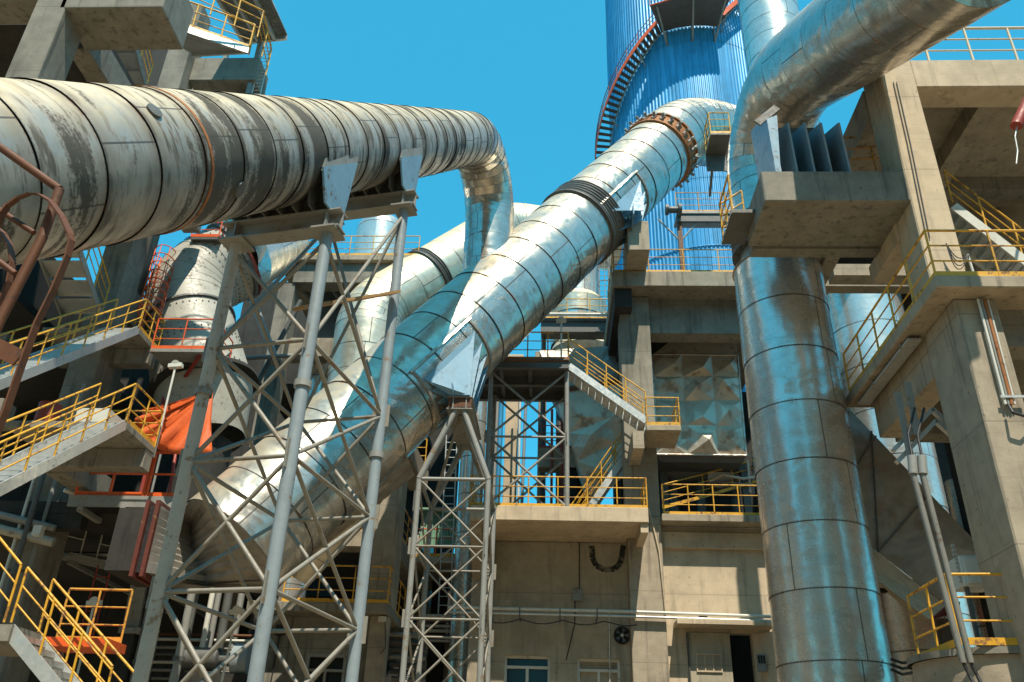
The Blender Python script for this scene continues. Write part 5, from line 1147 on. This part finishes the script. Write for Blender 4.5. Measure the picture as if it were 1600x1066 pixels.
NB.part('hanging_duct', MB().box(P(505, 470, 38.6).x, P(560, 470, 38.6).x, 38.6, 40.5, P(520, 530, 38.6).z, P(520, 445, 38.6).z), MT['steel_dark'])
railing('yellow railing along the roof of the dark concrete frame behind the trestle', [V((nx0+.1, 36.05, zn1)), V((nx1-.1, 36.05, zn1))], 1.2, 1.3, MT['yellow'])
T = Thing('bin', 'silver bin with a rounded top on the roof behind the trestle', 'tank', P(590, 380, 42))
q = P(592, 395, 42); rb_ = (P(628, 380, 42).x-P(552, 380, 42).x)/2; ztb = ZXY(365, q.x, 42)
T.part('shell', MB().lathe((q.x, 42, zn1), Z, [(0, rb_*.9), (.3, rb_), (ztb-zn1, rb_)], 40), MT['duct_clean'])
T.part('dome', MB().lathe((q.x, 42, ztb), Z, [(rb_*.75*math.sin(k*math.pi/12), rb_*math.cos(k*math.pi/12)) for k in range(7)], 40), MT['duct_clean'])
T = Thing('bin', 'small dark hatch bin left of the silver bin on the roof', 'tank', P(500, 388, 41))
q = P(506, 395, 41); T.part('shell', MB().lathe((q.x, 41, zn1), Z, [(0, .9), (1.2, 1.0), (1.9, .5), (2.0, 0)], 28), MT['duct_clean'])
T = Thing('pipe_truss', 'little dark lattice boom on the roof left of the silver bins', 'boom', P(450, 395, 38))
A_, B2 = P(440, 398, 37), P(492, 366, 39)
for o_ in (V((0,0,0)), V((0,0,.7)), V((0,.7,.3))): T.part('chord', MB().tube(A_+o_, B2+o_, .05, 6), MT['steel_dark'])
for k in range(7): T.part('lacing', MB().tube(A_.lerp(B2, k/7), A_.lerp(B2, (k+1)/7)+V((0,0,.7)), .035, 5), MT['steel_dark'])
T = Thing('railed_stage', 'yellow-railed ladder landing under the diagonal duct near the concrete column', 'platform', P(655, 715, 33))
q0, q1 = P(645, 725, 33), P(664, 725, 33); T.part('deck', MB().box(q0.x, q1.x, 33, 34.5, q0.z-.12, q0.z), MT['steel_dark']); rail_parts(T, [V((q0.x, 33.03, q0.z)), V((q1.x, 33.03, q0.z))], 1.1, .5, MT['yellow'])
T.part('post', MB().box(q0.x+.1, q0.x+.3, 33.3, 33.5, 0, q0.z-.123), MT['steel_dark'])
cage_ladder('grey cat ladder behind the pointed trestle', P(694, 960, 33), P(706, 680, 33), (1,0,0), (0,-1,0), w=.45, mat=MT['galv'], cage=False)
q = P(742, 650, 33); T = Thing('tank', 'slim silver vessel in the shade behind the right leg of the pointed trestle', 'tank', (q.x, 33, 0))
duct(T, [V((q.x, 33, 3)), V((q.x, 33, P(742, 610, 33).z))], .5, 1.5, MT['duct_clean'], name='shell', n=32); T.part('support_leg', MB().tube((q.x, 33, 0), (q.x, 33, 3.02), .3), MT['steel_dark'])
# ================================================================ unseen blocks added to keep blue sky off the metal
for x0_, x1_, y0_, y1_, h_, lb in ((-48, -6, -58, -38, 40, 'long tall concrete block added unseen behind the camera to dull sky reflections'), (2, 60, -60, -40, 46, 'wide tall concrete block added unseen behind the camera to dull sky reflections'), (40, 54, -12, 18, 26, 'concrete block added unseen right of the yard against blue reflections'), (-62, -38, -10, 20, 28, 'concrete block added unseen left of the yard against blue reflections')):
    T = Thing('added_block', lb, 'building', ((x0_+x1_)/2, (y0_+y1_)/2, 0))
    T.part('wall', MB().box(x0_, x1_, y0_, y1_, 0, h_), MT['conc']); T.part('roof', MB().box(x0_-.5, x1_+.5, y0_-.5, y1_+.5, h_+.003, h_+.6), MT['conc_grey'])
# ================================================================ concrete frame on the right
RF = Thing('frame_building', 'sunlit concrete frame building along the right edge with beams, columns and railed platform', 'building', (P(1480, 430, 17).x, 17, 0))
zb1, zb0 = P(1540, 92, 16.6).z, P(1540, 134, 16.6).z
plz = P(1460, 430, 15.0).z; pc = V((P(1460, 430, 15.0).x, 15.0, plz))
ux0, ux1 = P(1384, 150, 16.6).x, P(1437, 150, 16.6).x
XR = ux1+14
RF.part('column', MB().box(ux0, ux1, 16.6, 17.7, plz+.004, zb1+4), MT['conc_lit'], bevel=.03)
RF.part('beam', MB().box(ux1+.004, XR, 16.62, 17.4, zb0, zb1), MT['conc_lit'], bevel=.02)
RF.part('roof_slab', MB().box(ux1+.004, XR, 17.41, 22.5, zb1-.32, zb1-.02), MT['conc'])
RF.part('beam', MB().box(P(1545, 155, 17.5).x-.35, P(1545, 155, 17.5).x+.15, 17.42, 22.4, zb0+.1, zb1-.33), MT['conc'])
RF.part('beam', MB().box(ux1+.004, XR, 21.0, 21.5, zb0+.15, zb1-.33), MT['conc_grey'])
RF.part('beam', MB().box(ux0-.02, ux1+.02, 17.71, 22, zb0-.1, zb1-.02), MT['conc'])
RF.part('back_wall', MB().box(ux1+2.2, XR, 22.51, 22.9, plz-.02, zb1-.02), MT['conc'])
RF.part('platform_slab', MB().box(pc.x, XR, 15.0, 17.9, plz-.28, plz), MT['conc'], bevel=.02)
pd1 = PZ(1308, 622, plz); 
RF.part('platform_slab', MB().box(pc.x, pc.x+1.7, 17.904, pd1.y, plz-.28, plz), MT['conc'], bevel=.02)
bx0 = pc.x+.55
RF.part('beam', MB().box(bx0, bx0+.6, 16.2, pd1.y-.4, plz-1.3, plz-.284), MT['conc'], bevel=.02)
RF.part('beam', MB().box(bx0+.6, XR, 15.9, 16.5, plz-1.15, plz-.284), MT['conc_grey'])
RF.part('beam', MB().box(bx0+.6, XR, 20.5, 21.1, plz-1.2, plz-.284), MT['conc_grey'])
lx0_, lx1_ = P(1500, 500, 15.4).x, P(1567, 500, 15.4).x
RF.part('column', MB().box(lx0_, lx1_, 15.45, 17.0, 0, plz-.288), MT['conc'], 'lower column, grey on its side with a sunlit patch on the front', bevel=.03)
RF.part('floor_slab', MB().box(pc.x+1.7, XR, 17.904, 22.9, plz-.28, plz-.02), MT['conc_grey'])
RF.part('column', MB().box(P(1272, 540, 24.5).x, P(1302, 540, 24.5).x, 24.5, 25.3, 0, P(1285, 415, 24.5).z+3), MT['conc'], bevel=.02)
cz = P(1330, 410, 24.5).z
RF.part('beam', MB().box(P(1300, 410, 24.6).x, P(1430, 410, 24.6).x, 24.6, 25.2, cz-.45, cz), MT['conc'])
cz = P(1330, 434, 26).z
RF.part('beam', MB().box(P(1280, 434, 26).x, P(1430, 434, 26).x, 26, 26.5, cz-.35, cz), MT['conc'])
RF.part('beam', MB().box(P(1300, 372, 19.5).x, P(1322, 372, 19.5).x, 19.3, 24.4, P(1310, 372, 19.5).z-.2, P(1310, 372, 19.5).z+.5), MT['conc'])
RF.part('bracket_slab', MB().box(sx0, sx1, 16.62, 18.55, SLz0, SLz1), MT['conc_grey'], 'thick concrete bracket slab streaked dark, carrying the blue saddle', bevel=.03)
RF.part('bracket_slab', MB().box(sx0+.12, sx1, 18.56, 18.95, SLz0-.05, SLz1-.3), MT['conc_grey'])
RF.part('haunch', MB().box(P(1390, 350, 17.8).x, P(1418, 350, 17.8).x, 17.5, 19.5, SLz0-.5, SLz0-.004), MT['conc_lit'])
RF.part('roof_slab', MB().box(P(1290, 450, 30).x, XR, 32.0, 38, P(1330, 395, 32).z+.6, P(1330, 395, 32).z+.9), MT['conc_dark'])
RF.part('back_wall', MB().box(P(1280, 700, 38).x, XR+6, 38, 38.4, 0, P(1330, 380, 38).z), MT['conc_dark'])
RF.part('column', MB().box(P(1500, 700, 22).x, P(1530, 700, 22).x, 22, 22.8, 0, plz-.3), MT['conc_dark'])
# stairs to the right
sa, sb = P(1720, 500, 18.2), P(1490, 322, 18.2)
staircase('yellow-railed stairs descending to the right behind the sunlit concrete column', sa, sb, (0, 1.0, 0), rmat=MT['yellow'], sp=1.1, smat=MT['white'], tmat=MT['galv'])
railing('yellow railing on the platform corner of the right concrete frame', [V((pc.x+.05, pd1.y-.3, plz)), V((pc.x+.05, 15.05, plz)), V((XR-4, 15.05, plz))], 1.15, 1.25, MT['yellow'], toe=True)
railing('faded cream railing on top of the upper beam at the right edge', [V((ux1-.6, 16.7, zb1)), V((XR-2, 16.7, zb1))], 1.25, 1.2, MT['white_rail'], toe=False, r=.035)
railing('rusty railing behind the blue saddle on the bracket slab', [P(1325, 268, 18.8), P(1412, 262, 18.8)], 1.2, .9, MT['yellow_rust'], toe=False)
railing('short yellow railing at the left end of the bracket slab', [V((sx0+.1, 18.9, SLz1-.0)), V((sx0-.55, 18.85, SLz1-.5)), V((sx0-.55, 17.6, SLz1-.5))], 1.2, .7, MT['yellow'], toe=True)
solo('step_plate', MB().box(sx0-.6, sx0+.0, 17.5, 18.9, SLz1-.6, SLz1-.5), MT['steel_dark'], 'small dark steel step plate off the left end of the bracket slab', 'plate')
# inclined steel chute behind the column, seen right of the saddle
T = Thing('conveyor', 'inclined steel gallery with pale side plate between the blue saddle and the concrete column', 'conveyor', P(1340, 240, 21))
T.part('side_plate', MB().prism([P(1325, 262, 21), P(1352, 150, 21), P(1364, 158, 21), P(1338, 275, 21)], (0, .1, 0)), MT['white'])
T.part('chord', MB().beam(P(1332, 262, 20.9), P(1366, 162, 20.9), .12, .12), MT['galv']); T.part('chord', MB().beam(P(1346, 262, 20.7), P(1376, 162, 20.7), .12, .12), MT['galv'])
for k in range(7): a = P(1332, 262, 20.85).lerp(P(1366, 162, 20.85), k/7); b = P(1346, 262, 20.65).lerp(P(1376, 162, 20.65), (k+.3)/7); T.part('cleat', MB().tube(a, b, .05, 6), MT['steel_dark'])
# bulk tanks
def vtank(label, px0, px1, py, Y, ytop, mat, L=2.0, z0=0):
    a, b = P(px0, py, Y), P(px1, py, Y); c = (a.x+b.x)/2; r_ = (b.x-a.x)/2*.97
    T = Thing('tank', label, 'tank', (c, Y, z0)); zt_ = ZXY(ytop, c, Y-r_)
    duct(T, [V((c, Y, z0)), V((c, Y, zt_))], [r_, r_], L, mat, name='shell', n=64); return T, V((c, Y, zt_)), r_
vtank('upright silver tank behind the yellow-railed platform edge, right of the giant duct', 1288, 1408, 480, 34.5, 436, MT['duct_clean'])
vtank('small shiny tank in the dark bay under the right platform', 1487, 1530, 800, 24, 745, MT['duct_clean'])
T, c_, r_ = vtank('wide stained concrete-grey drum at the bottom right corner', 1430, 1660, 1045, 17.6, 1022, MT['conc'], 5)
T.part('lid', MB().lathe((c_.x, c_.y, c_.z), Z, [(0, r_+.08), (.12, r_+.08), (.14, 0)], 56), MT['conc_grey'])
dt = c_.z+.14
railing('yellow railing on the grey drum beside the electrical cabinet, bottom right', [V((P(1497, 1010, 16.4).x, 18.2, dt)), V((P(1497, 1010, 16.4).x, 16.3, dt)), V((P(1590, 1010, 16.4).x, 16.2, dt)), V((P(1690, 1010, 16.4).x, 16.2, dt))], 1.25, 1.2, MT['yellow'], toe=True)
# pyramid hopper
W = Thing('hopper', 'dull grey sloping sheet-metal hopper with an underside coloured pale as if sunlit right of the giant duct', 'hopper', P(1400, 800, 22))
Yw = 22.0
f = [P(x, y, Yw) for x, y in ((1292, 610), (1302, 618), (1542, 868), (1478, 940), (1338, 835), (1300, 780))]
f_ = [P(1290, 600, Yw), P(1545, 868, Yw), P(1478, 945, Yw), P(1290, 800, Yw)]
b_ = [p+V((.3, 2.2, .0)) for p in f_]
W.part('front_wall', facet(MB(), [f_[3], f_[2], f_[1], f_[0]], 3, 1, .12, (0,-1,0), 4), MT['hopper'])
W.part('top_wall', MB().add([f_[0], f_[1], b_[1], b_[0]], [(0,1,2,3)]), MT['hopper'])
W.part('end_wall', MB().add([f_[1], f_[2], b_[2], b_[1]], [(0,1,2,3)]), MT['hopper'])
lowb = [P(1290, 812, Yw), P(1478, 946, Yw), P(1452, 966, Yw+.9), P(1425, 952, Yw+1.2), P(1290, 870, Yw+1.2)]
W.part('bottom_wall', MB().add([f_[3]+V((0,0,-.02)), f_[2]+V((0,0,-.02)), P(1452, 968, 20.6), P(1378, 912, 20.6), P(1290, 856, 20.6)], [(0,1,2,3,4)]).add([P(1378, 912, 20.6), P(1452, 968, 20.6), b_[2], b_[3]], [(0,1,2,3)]), MT['conc_lit'])  # sandy colour stands in for sunlight on the underside
sm_ = MB()
for a, b in ((f_[3], f_[0].lerp(f_[1], .33)), (f_[3].lerp(f_[2], .45), f_[0].lerp(f_[1], .66)), (f_[3].lerp(f_[2], .45), f_[0].lerp(f_[1], .30))): sm_.beam(a+V((0,-.05,0)), b+V((0,-.05,0)), .03, .04)
W.part('seam', sm_, MT['steel_dark'])
W.part('outlet_flange', MB().hexa([P(1448, 968, 22.0), P(1500, 958, 22.0), P(1500, 958, 24), P(1448, 968, 24)], [P(1452, 952, 22.4), P(1500, 940, 22.4), P(1500, 940, 24), P(1452, 952, 24)]), MT['red'])
W.part('support_leg', MB().box(P(1475, 985, 23.8).x-.1, P(1475, 985, 23.8).x+.1, 23.5, 23.8, 0, P(1470, 960, 23).z), MT['steel_dark'])
vtank('silver tank standing under the sloping hopper beside the giant duct', 1366, 1500, 985, 25, 905, MT['duct_clean'])
# cabinet, conduits, frames
EB = Thing('electrical_cabinet', 'pale green electrical cabinet with a ribbed edge near the hopper tip', 'cabinet', P(1525, 915, 18))
q = P(1508, 915, 17.6); w_ = P(1545, 870, 17.6).x-q.x
EB.part('body', MB().box(q.x, q.x+w_, 17.6, 18.2, q.z, P(1520, 868, 17.6).z), MT['white'], bevel=.01)
EB.part('door', MB().box(q.x+.06, q.x+w_-.06, 17.56, 17.597, q.z+.05, P(1520, 872, 17.6).z), MT['white'])
for k in range(9): z_ = q.z+.08+.09*k; EB.part('rib', MB().box(q.x-.06, q.x-.003, 17.65, 17.72, z_, z_+.05), MT['galv'])
EB.part('stand', MB().box(q.x+.05, q.x+.12, 17.7, 17.78, dt, q.z-.003).box(q.x+w_-.12, q.x+w_-.05, 17.7, 17.78, dt, q.z-.003), MT['steel_dark'])
for k, (l, lb) in enumerate(((( (1413, 640), (1425, 735), (1505, 1036)), 'left of two grey conduits running down in front of the sloping hopper'), (((1428, 640), (1440, 735), (1517, 1036)), 'right of two grey conduits running down in front of the sloping hopper'))):
    T = Thing('conduit', lb, 'conduit', P(l[2][0], l[2][1], 15.6), 'conduits in front of the hopper')
    T.part('pipe', MB().path([P(l[1][0], l[1][1], 15.6), P(l[2][0], l[2][1], 15.6)], .055, 10), MT['steel_mid'])
    T.part('sleeve', MB().tube(P(l[1][0], l[1][1]-22, 15.6), P(l[1][0]+2, l[1][1]+6, 15.6), .085, 12), MT['grey'])
    T.part('cable', MB().path([P(l[1][0], l[1][1]-22, 15.6), P(l[0][0]+6, l[0][1]+40, 15.7), P(l[0][0]+16, l[0][1]-2, 16.2)], .025, 6), MT['black'])
    T.part('cable', MB().path([P(l[2][0], l[2][1], 15.6), P(l[2][0]+10, l[2][1]+20, 15.6), P(l[2][0]+26, l[2][1]+50, 15.5), V((P(l[2][0]+26, l[2][1]+50, 15.5).x, 15.5, 0))], .03, 6), MT['black'])
HG = Thing('hanger_frame', 'pair of bent steel channels and flat hangers under the right platform', 'bracket', P(1455, 650, 17.4))
for dx, dy in ((0, 0), (6, 18)):
    HG.part('channel', MB().beam(P(1395+dx, 705+dy, 17.4), P(1456+dx, 640+dy, 17.4), .12, .09).beam(P(1456+dx, 640+dy, 17.4), P(1512+dx, 690+dy, 17.4), .12, .09), MT['galv'])
for a, b in (((1410, 652), (1428, 740)), ((1426, 636), (1434, 680))): HG.part('hanger', MB().beam(P(*a, 17.2)+V((0,0,.6)), P(*b, 17.2), .03, .14, (1,0,0)), MT['grey'])
# wiring on the column
for k, (x0_, x1_) in enumerate(((1396, 1448), (1401, 1453))):
    solo('cable', MB().path([P(x0_, 128, 16.57), P(x0_+22, 225, 16.57), P(x1_, 372, 16.57)], .014, 5), MT['steel_dark'], ('left' if k == 0 else 'right')+' of two thin cables clipped to the face of the sunlit concrete column', 'cable', 'cables on the sunlit column')
T = Thing('conduit_bundle', 'bundle of pale and rusty conduits on the front of the lower right column', 'conduit', P(1540, 560, 15.3))
for k, (m_, r_) in enumerate((('white', .03), ('grey', .025), ('rust_band', .035), ('white', .02))):
    T.part('pipe', MB().path([P(1528+5*k, 468, 15.35), P(1571+5*k, 632, 15.35)], r_, 8), MT[m_])
T.part('loop_cable', MB().path([P(1575, 632, 15.3), P(1583, 645, 15.2), P(1600, 650, 15.2), P(1612, 640, 15.2)], .03, 6), MT['black'])
T.part('clamp', MB().beam(P(1563, 620, 15.32), P(1600, 620, 15.32), .04, .05), MT['galv'])
T = Thing('loose_wire', 'coils of loose black wire dangling by the platform railing on the column', 'wire', P(1490, 400, 16.4))
for k in range(4):
    pts = [P(1478+i*4.6, 380+math.sin(i/8*math.pi)*(14+6*k)+i*2.2, 16.4) for i in range(9)]; T.part('strand', MB().path(pts, .012, 5), MT['black'])
T.part('drop', MB().path([P(1512, 398, 16.45), P(1522, 430, 16.45)], .03, 6), MT['white'])
T = Thing('hanging_light', 'dark red cylinder with a short chain hanging at the right edge', 'hanging fitting', P(1592, 190, 15))
T.part('body', MB().tube(P(1615, 140, 15), P(1588, 197, 15), .13, 16), MT['red']); T.part('chain', MB().path([P(1589, 197, 15), P(1586, 214, 15), P(1590, 236, 15), P(1588, 256, 15)], .02, 6), MT['galv'])
T.part('bracket', MB().tube(P(1615, 140, 15), P(1640, 92, 16.6), .04), MT['steel_dark'])
T = Thing('pipe_stub', 'thin upright pipe with a black bracket beside the foot of the giant duct', 'pipe', P(1385, 1000, 22.5))
a = P(1366, 920, 22.6); T.part('pipe', MB().tube((a.x, 22.6, 0), a, .07, 10), MT['conc_grey']); T.part('bracket', MB().box(a.x-.05, a.x+.3, 22.5, 22.7, a.z-.1, a.z), MT['black'])
for k in range(3):
    pts = [P(1392, 1030+8*k, 20), P(1410, 1036+9*k, 20), P(1432, 1034+8*k, 18.6)]
    solo('cable', MB().path(pts, .03, 6), MT['black'], ('top', 'middle', 'bottom')[k]+' one of three black cables between the giant duct and the grey drum', 'cable', 'cables by the grey drum')
# ================================================================ small fittings
Ym = 27.2
T = Thing('maintenance_step', 'tiny yellow-railed maintenance step between the diagonal duct bend and the giant duct', 'platform', P(1120, 235, Ym))
z_ = P(1120, 208, Ym).z; xa_, xb_ = P(1110, 208, Ym).x, P(1142, 208, Ym).x
T.part('deck', MB().box(xa_, xb_, Ym, Ym+1.3, z_-.08, z_), MT['steel_dark']); T.part('back_plate', MB().box(xa_, xb_, Ym+1.25, Ym+1.3, z_-.95, z_-.083), MT['steel_dark'])
rail_parts(T, [V((xa_+.02, Ym+1.2, z_)), V((xa_+.02, Ym+.03, z_)), V((xb_, Ym+.03, z_))], 1.15, .6, MT['yellow'])
T.part('bracket', MB().tube((xa_+.2, Ym+1.2, z_-.9), (xa_+.4, Ym+3.0, z_-.9), .06), MT['steel_dark'])
# nozzles and patch plates on the sooty duct
def port(px, off_up, off_out, r_, dep, name, mat, label):
    o_ = at1(px); ax = ax1; side = V((ax.y, -ax.x, 0)).normalized(); upn = side.cross(ax); upn = upn if upn.z > 0 else -upn
    d = (side*off_out+upn*off_up).normalized(); c_ = o_+d*1.0
    T = Thing(name, label, 'port', c_)
    T.part('neck', MB().tube(c_-d*.05, c_+d*dep, r_, 20), mat); T.part('cover', MB().lathe(c_+d*dep, d, [(-.02, r_+.05), (.02, r_+.05), (.03, 0)], 20), MT['steel_dark'])
port(165, .55, .85, .06, .05, 'inspection_port', MT['conc_dark'], 'small round inspection port on the near upper part of the soot-banded duct')
port(282, -.55, .85, .08, .04, 'inspection_port', MT['conc_dark'], 'small round inspection port low on the soot-banded duct near the rust ring')
# lifting strap of rust and bands on the diagonal duct
# cable tray below the balcony beam and along the right platform
T = Thing('cable_tray', 'ladder-type cable tray running under the right platform slab', 'cable tray', V((pc.x+.2, 16, plz-.5)))
T.part('tray', MB().box(pc.x+.12, pc.x+.42, 17.0, pd1.y-.5, plz-.42, plz-.37), MT['galv'])
for k in range(3): T.part('cable', MB().tube((pc.x+.18+.09*k, 17.0, plz-.35), (pc.x+.18+.09*k, pd1.y-.6, plz-.35), .025, 6), MT['black'])
for k in range(4): y_ = 17.4+k*1.9; T.part('hanger', MB().box(pc.x+.1, pc.x+.13, y_, y_+.04, plz-.42, plz-.284), MT['grey'])
T = Thing('cable_tray', 'cable tray crossing the dark bay above the riser pipes at lower left', 'cable tray', P(240, 900, 26.5))
q0, q1 = P(60, 868, 26.6), P(420, 905, 26.6); q1.z = q0.z
T.part('tray', MB().beam(q0, q1, .5, .08), MT['galv'])
for k in range(3): T.part('cable', MB().tube(q0+V((0,-.15+.14*k,.07)), q1+V((0,-.15+.14*k,.07)), .035, 6), MT['black'])
for w_ in (.1, .5, .9): q = q0.lerp(q1, w_); T.part('hanger', MB().tube(q, V((q.x, q.y, zf2-.36)), .03, 6), MT['grey'])
for k, (x_, y0_, y1_, Y, r_, m_, lb) in enumerate(((35, 700, 1000, 23.6, .08, 'steel_dark', 'dark riser pipe beside the lower left concrete column'), (22, 700, 1000, 23.7, .05, 'white', 'thin white riser pipe beside the lower left concrete column'), (108, 600, 760, 24.0, .06, 'grey', 'grey conduit climbing the left concrete column behind the stairs'))):
    a = P(x_, (y0_+y1_)/2, Y); T = Thing('riser_pipe', lb, 'pipe', (a.x, Y, 0)); T.part('pipe', MB().tube((a.x, Y, 0), (a.x, Y, P(x_, y0_, Y).z), r_, 10), MT[m_])
    for z_ in (4., 7., 10.): T.part('clip', MB().box(a.x-r_-.04, a.x+r_+.04, Y-.02, Y+.4, z_, z_+.05), MT['steel_dark'])
T = Thing('cross_pipe', 'pair of rough pipes crossing the lower left concrete column with a small lamp', 'pipes', P(40, 820, 23.4))
for (x0_, y0_, x1_, y1_, r_, m_) in ((-20, 800, 86, 826, .11, 'grey'), (-20, 822, 84, 848, .14, 'vessel')): T.part('pipe', MB().tube(P(x0_, y0_, 23.4), P(x1_, y1_, 23.9), r_, 10), MT[m_])
q = P(60, 830, 23.1); T.part('lamp_head', MB().box(q.x-.12, q.x+.12, q.y-.1, q.y+.1, q.z-.14, q.z+.14), MT['white'])
# second brace set and pipes in the open frame behind the trestle
for k, (a_, b_, Y, r_, m_, lb) in enumerate((((395, 470), (432, 565), 33.5, .16, 'grey', 'grey strut slanting beside the column behind the trestle top'), ((470, 470), (402, 600), 33.8, .12, 'steel_dark', 'dark strut crossing behind the trestle top'), ((385, 560), (470, 555), 33.2, .1, 'grey', 'level grey pipe behind the trestle at mid height'))):
    T = Thing('strut', lb, 'strut', P(*b_, Y)); T.part('tube', MB().tube(P(*a_, Y), P(*b_, Y), r_, 10), MT[m_]); T.part('end_plate', MB().box(P(*b_, Y).x-.25, P(*b_, Y).x+.25, Y-.25, Y+.25, P(*b_, Y).z-.1, P(*b_, Y).z-.02), MT[m_])
# lower end of the front branch hopper, sunlit
T = Thing('duct', 'short pale cladded stub rising behind the branch of the diagonal duct', 'duct', P(505, 860, 27.5))
duct(T, [V((P(470, 880, 27.5).x, 27.5, P(470, 905, 27.5).z)), P(560, 760, 27.0)], [.35, .95], .8, MT['duct_tan'], name='shell', n=28)
SKYTINT = (.28, 1.15, 1.1, 1)
mb = MB(); mb.add([(-900,-700,0),(900,-700,0),(900,1500,0),(-900,1500,0)], [(0,1,2,3)])
setting('ground', mb, MT['ground'])
# ================================================================ light and sky
sun_v = V((.13, -.48, .87)).normalized()
w = bpy.data.worlds.new('World'); SC.world = w; w.use_nodes = True; nt = w.node_tree
bg = nt.nodes['Background']; sky = nt.nodes.new('ShaderNodeTexSky'); sky.sky_type = 'NISHITA'; sky.sun_disc = False
sky.sun_elevation = math.asin(sun_v.z); sky.sun_rotation = math.atan2(sun_v.x, sun_v.y)
sky.air_density = 1.0; sky.dust_density = .6; sky.ozone_density = 1.5
mx = nt.nodes.new('ShaderNodeMix'); mx.data_type = 'RGBA'; mx.blend_type = 'MULTIPLY'; mx.inputs[0].default_value = 1
mx.inputs[7].default_value = SKYTINT
nt.links.new(sky.outputs[0], mx.inputs[6]); m2 = nt.nodes.new('ShaderNodeMix'); m2.data_type = 'RGBA'; m2.inputs[0].default_value = .45; m2.inputs[7].default_value = (.32, 3.75, 6.2, 1)
nt.links.new(mx.outputs[2], m2.inputs[6]); nt.links.new(m2.outputs[2], bg.inputs[0]); bg.inputs[1].default_value = .13
sl = bpy.data.lights.new('sun', 'SUN'); sl.energy = 5.0; sl.angle = R(.53); sl.color = (1, .89, .72)
so = bpy.data.objects.new('sun', sl); COL.objects.link(so); so.rotation_euler = sun_v.to_track_quat('Z', 'Y').to_euler(); so.location = (0,0,60)
SC.view_settings.view_transform = 'Standard'; SC.view_settings.look = 'None'; SC.view_settings.exposure = 0.42; SC.view_settings.gamma = 1
SC.cycles.max_bounces = 6; SC.cycles.diffuse_bounces = 3; SC.cycles.glossy_bounces = 3
